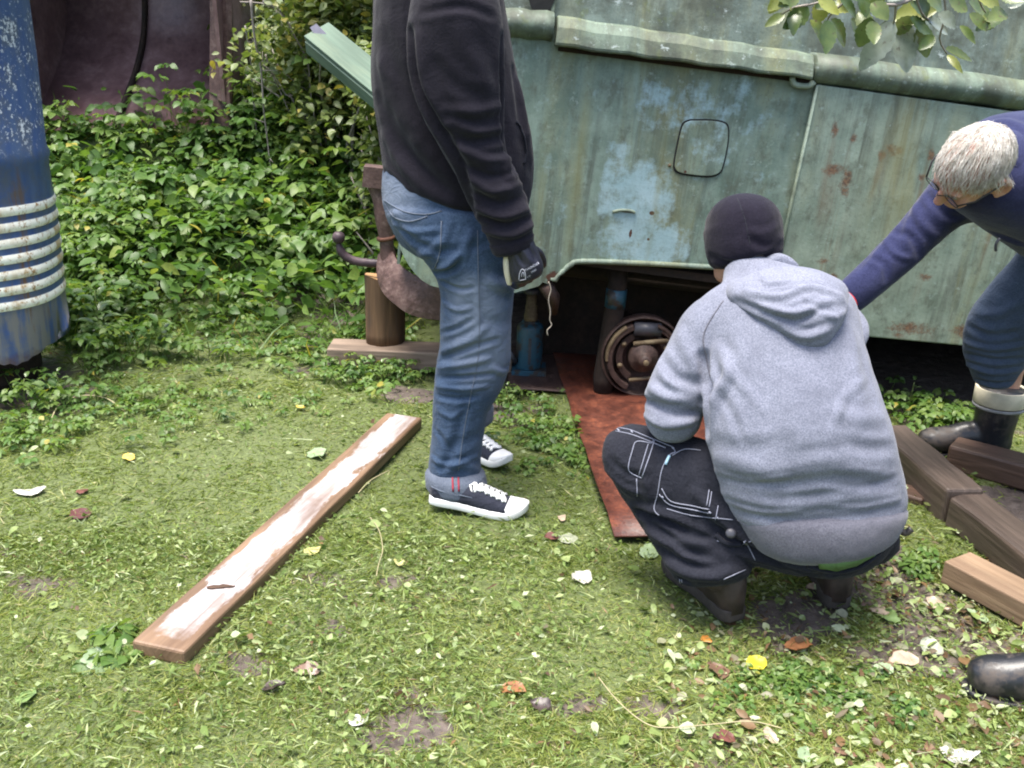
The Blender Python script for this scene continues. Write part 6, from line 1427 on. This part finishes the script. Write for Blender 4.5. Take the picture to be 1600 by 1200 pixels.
shrub(-1.35, 7.1, .9, .6, .9, 2.6, 5200, (.04, .065), 'taller leafy shrub behind the dead twigs', .66)
shrub(-3.1, 8.0, 1.3, .7, 1.0, 3.0, 6000, (.05, .08), 'broad shrub behind the rusted bucket', .45)
shrub(-4.6, 6.6, 1.0, .9, .6, 2.6, 4000, (.05, .08), 'shrub beyond the blue drum', .5)
shrub(-.2, 8.6, 1.4, .8, .8, 3.2, 6000, (.05, .08), 'high shrub behind the vehicle roof', .55)
# --- dead twigs
def build_twigs():
    L_ = [[(392, 0), (398, 60), (408, 110), (412, 170), (418, 220)], [(410, 2), (440, 20), (462, 60), (480, 95), (486, 150), (492, 185)], [(400, 95), (422, 110), (436, 130), (450, 150), (475, 140)], [(415, 85), (424, 115), (432, 130), (452, 175)], [(375, 3), (420, 8), (450, 35)], [(402, 80), (430, 100), (470, 135), (520, 160)], [(486, 150), (500, 220), (520, 270), (545, 300)], [(383, 40), (392, 100), (396, 160)]]
    for i, pts in enumerate(L_):
        Y = 5.6+.05*i; P = [atY(u, v, Y+.03*k) for k, (u, v) in enumerate(pts)]
        gp = P[-1]; 
        if i in (0, 6, 7): P.append(np.array([gp[0]+.02, gp[1]+.02, min(gp[2]-.05, g(gp[0], gp[1])-.02)]))
        CPt = catmull(np.array(P), 4); n = len(CPt); mb = MB(); mb.tube(CPt, list(np.linspace(.0075 if i < 2 else .005, .003, n)), 6)
        for k in range(2, n-2, 3):
            d = rdir(1)[0]; mb.tube([CPt[k], CPt[k]+d*uniform(1, .03, .12)[0]], [.003, .0012], 4)
        labs = ['long grey dead twig hanging along the bucket edge', 'long arching pale twig right of the bucket', 'short forked twig low in the shrub', 'thin lichen grey twig beside the forked one', 'level pale twig at the top edge', 'thin twig slanting down to the right through the shrub', 'bare twig reaching down towards the bumper', 'thin twig closest to the bucket side']
        mb.solo('dead_twig', MAT['twig'], P[0], labs[i], 'twig', group='dead twigs', smooth=True)
build_twigs()
# --- leafy branch hanging into the picture at the top right
def hero_leaf(base, tip, nrmv, wid, serr=.06, curl=.06):
    """serrated leaf blade with folded midrib"""
    base, tip = np.asarray(base, float), np.asarray(tip, float); L = np.linalg.norm(tip-base); d = (tip-base)/L; n = nrm(nrmv-d*(nrmv@d)); x = np.cross(d, n); V = []; m_ = 13
    for i in range(m_):
        t = i/(m_-1); w_ = wid*L*(math.sin(math.pi*min(1, t**.8*.97+.015))**.8); w_ *= 1+serr*(1 if i % 2 else -1)
        c = base+d*L*t-n*curl*L*(2*t-1)**2
        V += [c-x*w_+n*.12*w_*2, c-x*w_*.5+n*.05*w_, c, c+x*w_*.5+n*.05*w_, c+x*w_+n*.12*w_*2]
    F = [(i*5+j, i*5+j+1, (i+1)*5+j+1, (i+1)*5+j) for i in range(m_-1) for j in range(4)]
    return V, F
def fallen_blade(p, d, n, L, wd, rnd):
    d = nrm(d); n = nrm(n-d*(n@d)); x = np.cross(d, n); V = []; m_ = 11; sd = rnd.uniform(0, 99); cu = rnd.uniform(-.06, .10); ro = rnd.uniform(-.12, .2); asy = rnd.uniform(-.15, .15)
    for i in range(m_):
        t = i/(m_-1); w_ = wd*L*(math.sin(math.pi*min(1, t**.75*.98+.012))**.75)
        for j, q in enumerate((-1, -.55, 0, .55, 1)):
            e = 1+.35*mnoise.noise(Vector((sd, i*.8, q*3)))*(abs(q) == 1); zz = cu*(2*t-1)**2+ro*wd*q*q+.07*mnoise.noise(Vector((t*4, q*2.5, sd)))
            V.append(p+d*L*(t-.5)+x*(w_*q*e+asy*L*math.sin(math.pi*t))+n*zz*L)
    return V, [(i*5+j, i*5+j+1, (i+1)*5+j+1, (i+1)*5+j) for i in range(m_-1) for j in range(4)]
def M_hero(name, a, b, vein, trans=.3, rough=.3):
    s = NT(name); c = s.coord('Object'); col = s.mix(s.rng(s.noise(c, 40, 4), .35, .65), a, b); col = s.mix(s.rng(s.noise(c, 110, 3), .60, .72), col, vein)
    s.done(col, rough, s.bump(s.noise(c, 150, 3), .3, .001), spec=.5)
    tr = s.n.new('ShaderNodeBsdfTranslucent'); s.l.new(col, tr.inputs[0]); mx = s.n.new('ShaderNodeMixShader'); mx.inputs[0].default_value = trans
    s.l.new(s.p.outputs[0], mx.inputs[1]); s.l.new(tr.outputs[0], mx.inputs[2]); s.l.new(mx.outputs[0], s.out.inputs[0]); return s.m
def build_branch():
    Y = 1.95; tw0 = atY(1700, -160, Y+.1)
    br = thing('leafy_branch', 'leafy branch tip hanging into the top right corner', 'branch', tw0)
    hm = [M_hero('leaf_dark', (.05, .085, .025), (.09, .13, .035), (.05, .04, .02)), M_hero('leaf_yellowing', (.20, .23, .05), (.28, .30, .08), (.15, .12, .04)), M_hero('leaf_mid', (.085, .125, .035), (.15, .18, .055), (.10, .08, .04)), M_hero('leaf_sky_grey', (.17, .20, .16), (.26, .30, .25), (.12, .12, .10), .2, .22)]  # the last, grey one has the sky's reflection put into its colour
    main = [tw0]+[atY(u, v, Y) for u, v in ((1560, -70), (1470, -30), (1400, 8), (1330, -5), (1262, 8))]
    MB().tube(catmull(np.array(main), 4), list(np.linspace(.006, .0018, 21)), 6).part('twig', MAT['twig'], br, True)
    for pts in ([(1400, 8), (1398, 28), (1396, 36)], [(1470, -30), (1478, 20), (1468, 60), (1480, 85)], [(1330, -5), (1300, 20), (1292, 34)], [(1430, -10), (1440, 20), (1452, 32)], [(1520, -50), (1530, 0), (1540, 20)], [(1262, 8), (1240, 12), (1222, 22)]):
        P = [atY(u, v, Y+.02*k) for k, (u, v) in enumerate(pts)]; MB().tube(catmull(np.array(P), 3), list(np.linspace(.0028, .0014, len(P)*3-2)), 5).part('twig', MAT['twig'], br, True)
    leaves = [((1397, 34), (1352, 98), 3, .24), ((1399, 34), (1416, 99), 3, .32), ((1396, 28), (1452, 18), 1, .30), ((1243, 10), (1240, 46), 0, .24), ((1298, 4), (1328, 14), 1, .42), ((1294, 32), (1290, 76), 0, .28), ((1300, 30), (1318, 66), 2, .3), ((1270, 28), (1284, 60), 2, .3), ((1438, 40), (1446, 82), 2, .3),
              ((1362, 4), (1384, 26), 2, .38), ((1345, -8), (1352, 22), 0, .36), ((1420, 30), (1450, 52), 0, .3), ((1452, 32), (1476, 50), 3, .3), ((1480, 84), (1500, 108), 1, .14), ((1478, 76), (1512, 92), 2, .22), ((1468, 20), (1490, 40), 3, .34), ((1512, 4), (1546, 30), 2, .34), ((1530, -8), (1560, 12), 1, .3), ((1575, 12), (1606, -6), 3, .22), ((1480, -6), (1505, 14), 2, .36), ((1226, 22), (1200, 38), 2, .24), ((1310, -20), (1290, 6), 2, .36), ((1250, -12), (1222, 6), 2, .34), ((1410, -26), (1430, 0), 0, .36), ((1380, -20), (1366, 8), 2, .34), ((1558, 20), (1540, 44), 2, .3), ((1460, 56), (1440, 74), 0, .3), ((1330, 30), (1344, 58), 2, .3), ((1500, 40), (1520, 64), 2, .28)]
    rl = random.Random(4)
    for _ in range(26):
        u = rl.uniform(1205, 1590); v = rl.uniform(-30, 34); an = rl.uniform(.3, 2.8); s_ = rl.uniform(26, 46); leaves.append(((u, v), (u+s_*math.cos(an), v+s_*math.sin(an)), rl.choice((0, 1, 2, 2, 3)), rl.uniform(.26, .38)))
    for i, (a, b, k, wd) in enumerate(leaves):
        b = (a[0]+(b[0]-a[0])*1.2, a[1]+(b[1]-a[1])*1.2)
        ya = Y+random.uniform(-.05, .08); A = atY(*a, ya); B = atY(*b, ya+random.uniform(-.03, .03)); nn = nrm(np.array([random.uniform(-.4, .4), -.75, random.uniform(.2, .9)]))
        V, F = hero_leaf(A, B, nn, wd, .07, random.uniform(-.05, .12)); part('leaf', V, F, hm[k], br, True, False)
build_branch()
# --- fallen leaves one can pick out
def build_fallen():
    mats = {}
    def fm(key, a):
        if key not in mats: mats[key] = M_hero('fallen_'+key, tuple(.75*x for x in a), tuple(min(1, 1.15*x) for x in a), tuple(.5*x for x in a), .12, .38)
        return mats[key]
    C = dict(white=(.46, .45, .40), maroon=(.10, .035, .035), red=(.14, .055, .045), yellow=(.60, .44, .10), paleyellow=(.50, .45, .18), brown=(.16, .095, .065), dark=(.05, .035, .032), orange=(.26, .115, .05), grey=(.28, .30, .22), beige=(.38, .30, .22), green=(.16, .24, .08), palegreen=(.24, .32, .18), brightyellow=(.50, .42, .03), rust=(.36, .15, .03))
    L_ = [(47, 766, 44, 'white', 'large white curled leaf near the left edge of the lawn'), (125, 801, 30, 'maroon', 'dark maroon leaf at left below the white leaf'), (127, 766, 22, 'red', 'small maroon leaf right of the white leaf'), (203, 714, 20, 'yellow', 'small orange yellow leaf on the left lawn above the maroon leaves'), (488, 859, 30, 'paleyellow', 'pale yellow leaf beside the middle of the plank'), (625, 877, 18, 'paleyellow', 'small cream leaf on the grass below the standing person'), (478, 1046, 42, 'brown', 'large wet brown leaf right of the plank near end'), (428, 1072, 28, 'dark', 'dark crumpled leaf beside the large brown leaf'),
          (802, 1076, 40, 'orange', 'round reddish brown leaf on the foreground grass'), (845, 1101, 34, 'dark', 'dark leaf right of the round reddish leaf'), (885, 839, 34, 'grey', 'grey green upturned leaf near the front sneaker'), (861, 840, 22, 'red', 'pinkish brown leaf left of the grey green leaf'), (880, 809, 18, 'beige', 'small pinkish leaf just right of the sneaker toe'), (908, 899, 34, 'white', 'whitish leaf in the grass left of the crouching person'), (1013, 860, 34, 'palegreen', 'pale green leaf beside the rusted sheet corner'), (1105, 997, 24, 'rust', 'orange leaf in front of the crouching person\'s boot'), (1246, 1007, 40, 'orange', 'brown orange leaf below the crouching person'), (1180, 1038, 34, 'brightyellow', 'bright yellow crumpled leaf in the foreground'), (1120, 1048, 34, 'brown', 'curled brown leaf left of the bright yellow one'), (1412, 1032, 44, 'beige', 'long curled beige leaf on the mud'), (1457, 1012, 30, 'grey', 'grey green leaf on the mud right of the long curled leaf'), (1467, 943, 30, 'beige', 'pale beige leaf near the raw timber block'), (1377, 951, 30, 'beige', 'dry beige leaf beside the crouching person\'s rear boot'), (1205, 1148, 34, 'beige', 'dry whitish leaf near the bottom edge'), (1130, 1152, 32, 'red', 'brown leaf left of the dry whitish leaf at the bottom'), (1500, 1175, 44, 'white', 'pale torn leaf in the bottom right corner'), (1395, 962, 30, 'green', 'green leaf lying flat on the mud'), (1525, 962, 36, 'palegreen', 'pale green leaf below the raw timber block'), (1380, 1045, 28, 'palegreen', 'pale leaf in front of the rubber boot'),
          (148, 1028, 50, 'palegreen', 'large pale green weed leaf left of the plank end'), (168, 982, 40, 'green', 'green leaf above the large pale weed leaf'), (43, 1087, 34, 'green', 'yellow green leaf at the lower left edge'), (497, 708, 34, 'palegreen', 'pale green curled leaf beside the far part of the plank'), (470, 637, 18, 'yellow', 'small yellow leaf above the far end of the plank'), (466, 356, 20, 'yellow', 'yellow leaf under the tow ball'), (555, 1128, 26, 'white', 'small white leaf scrap at the bottom centre left'), (180, 241, 12, 'yellow', 'tiny yellow leaf on the weeds below the bucket'), (1270, 918, 22, 'beige', 'dry leaf under the seat of the crouching person'), (1320, 1175, 40, 'brown', 'brown leaf at the bottom right of centre'), (1260, 1180, 34, 'palegreen', 'pale leaf at the bottom edge left of the brown one')]
    for i, (u, v, s, key, lab) in enumerate(L_):
        rn = random.Random(i*7+3); p = atG(u, v, .012 if v > 600 else .05); dep = (p-CAM)@_f; L = s/FPX*dep*rn.uniform(1.0, 1.35); a = rn.uniform(0, 6.28); d = np.array([math.cos(a), math.sin(a), rn.uniform(-.15, .2)])
        n = nrm(np.array([rn.uniform(-.35, .35), rn.uniform(-.5, .2), 1])); V, F = fallen_blade(p, d, n, L, rn.uniform(.26, .42), rn)
        V = [np.array([x[0], x[1], max(x[2], g(x[0], x[1])+.006)]) for x in V]
        solo('fallen_leaf', V, F, fm(key, C[key]), p, lab, 'leaf', 'fallen leaves on the lawn', fixn=False)
    for pts, lab, r, mt in (([(935, 1058), (965, 1095), (1005, 1128), (1040, 1137), (1110, 1132), (1172, 1127), (1222, 1138)], 'long straw stalk lying across the foreground grass', .0014, 'strawstem'), ([(578, 808), (592, 828), (598, 858), (592, 880), (588, 900)], 'thin bent straw stalk right of the plank', .0013, 'strawstem'), ([(80, 655), (95, 630), (130, 618), (165, 622), (185, 635)], 'arched pale stalk in front of the blue drum', .0025, 'strawstem'), ([(560, 770), (580, 750), (608, 735)], 'short straw stalk behind the plank', .0018, 'strawstem')):
        P = [atG(u, v, .03) for u, v in pts]; MB().tube(catmull(np.array(P), 4), r, 5).solo('straw_stalk', MAT[mt], P[0], lab, 'stalk', group='straw stalks', smooth=True)
build_fallen()
# --- a few weeds that stand out singly
def weed(u, v, hgt, ls, n, label, kind='nettle', cat='weed'):
    p = atG(u, v); root = thing('weed_plant', label, cat, p, 'single weeds'); top = p+np.array([rng.normal(0, .1)*hgt, rng.normal(0, .1)*hgt, hgt])
    MB().tube(catmull(np.array([p-[0, 0, .02], (p+top)/2+rng.normal(0, .01, 3), top]), 3), list(np.linspace(.0035, .0018, 7)), 6).part('stem', MAT['stem'], root, True)
    for i in range(n):
        f = .25+.75*(i/(n-1)); b = p+(top-p)*f; a = (i % 2)*math.pi+(i//2)*1.5+rng.normal(0, .25)
        d = np.array([math.cos(a), math.sin(a), .25 if f < .9 else .5]); L = ls*(1.15-.45*f)*random.uniform(.85, 1.1)
        V, F = hero_leaf(b+d*.012, b+nrm(d)*L, np.array([-.3*d[0], -.3*d[1], 1]), .30, .09, .12); part('leaf', V, F, HL[i % 3], root, True, False)
HL = [M_hero('weed_leaf_a', (.06, .12, .03), (.10, .17, .045), (.05, .09, .02)), M_hero('weed_leaf_b', (.085, .15, .04), (.13, .20, .06), (.06, .11, .03)), M_hero('weed_leaf_c', (.13, .20, .07), (.19, .26, .10), (.09, .14, .04))]
for a in ((262, 560, .17, .10, 10, 'nettle with large toothed leaves right of the blue drum'), (160, 560, .30, .11, 12, 'tall pale nettle beside the lower part of the drum'), (195, 520, .26, .10, 12, 'nettle behind the large toothed one'), (160, 420, .22, .10, 10, 'pale nettle beside the white bands of the drum'), (45, 640, .13, .07, 8, 'young weed in front of the hollow drum foot'), (100, 625, .12, .06, 8, 'small bright weed right of the drum foot'), (325, 560, .10, .07, 8, 'low weed in the middle of the left lawn edge'), (600, 600, .10, .05, 9, 'small weed in front of the wooden block'), (795, 640, .10, .05, 8, 'weed sprouting between the standing person and the jack'), (1415, 640, .12, .055, 8, 'weed behind the stepped dark beam'), (1480, 690, .06, .05, 7, 'low weed in front of the white banded rubber boot'), (1432, 890, .03, .045, 7, 'low weed on the mud beside the crouching person'), (380, 470, .16, .08, 9, 'weed in front of the bank left of the tow ball'), (440, 420, .2, .08, 9, 'weed on the bank below the shrub')): weed(*a)
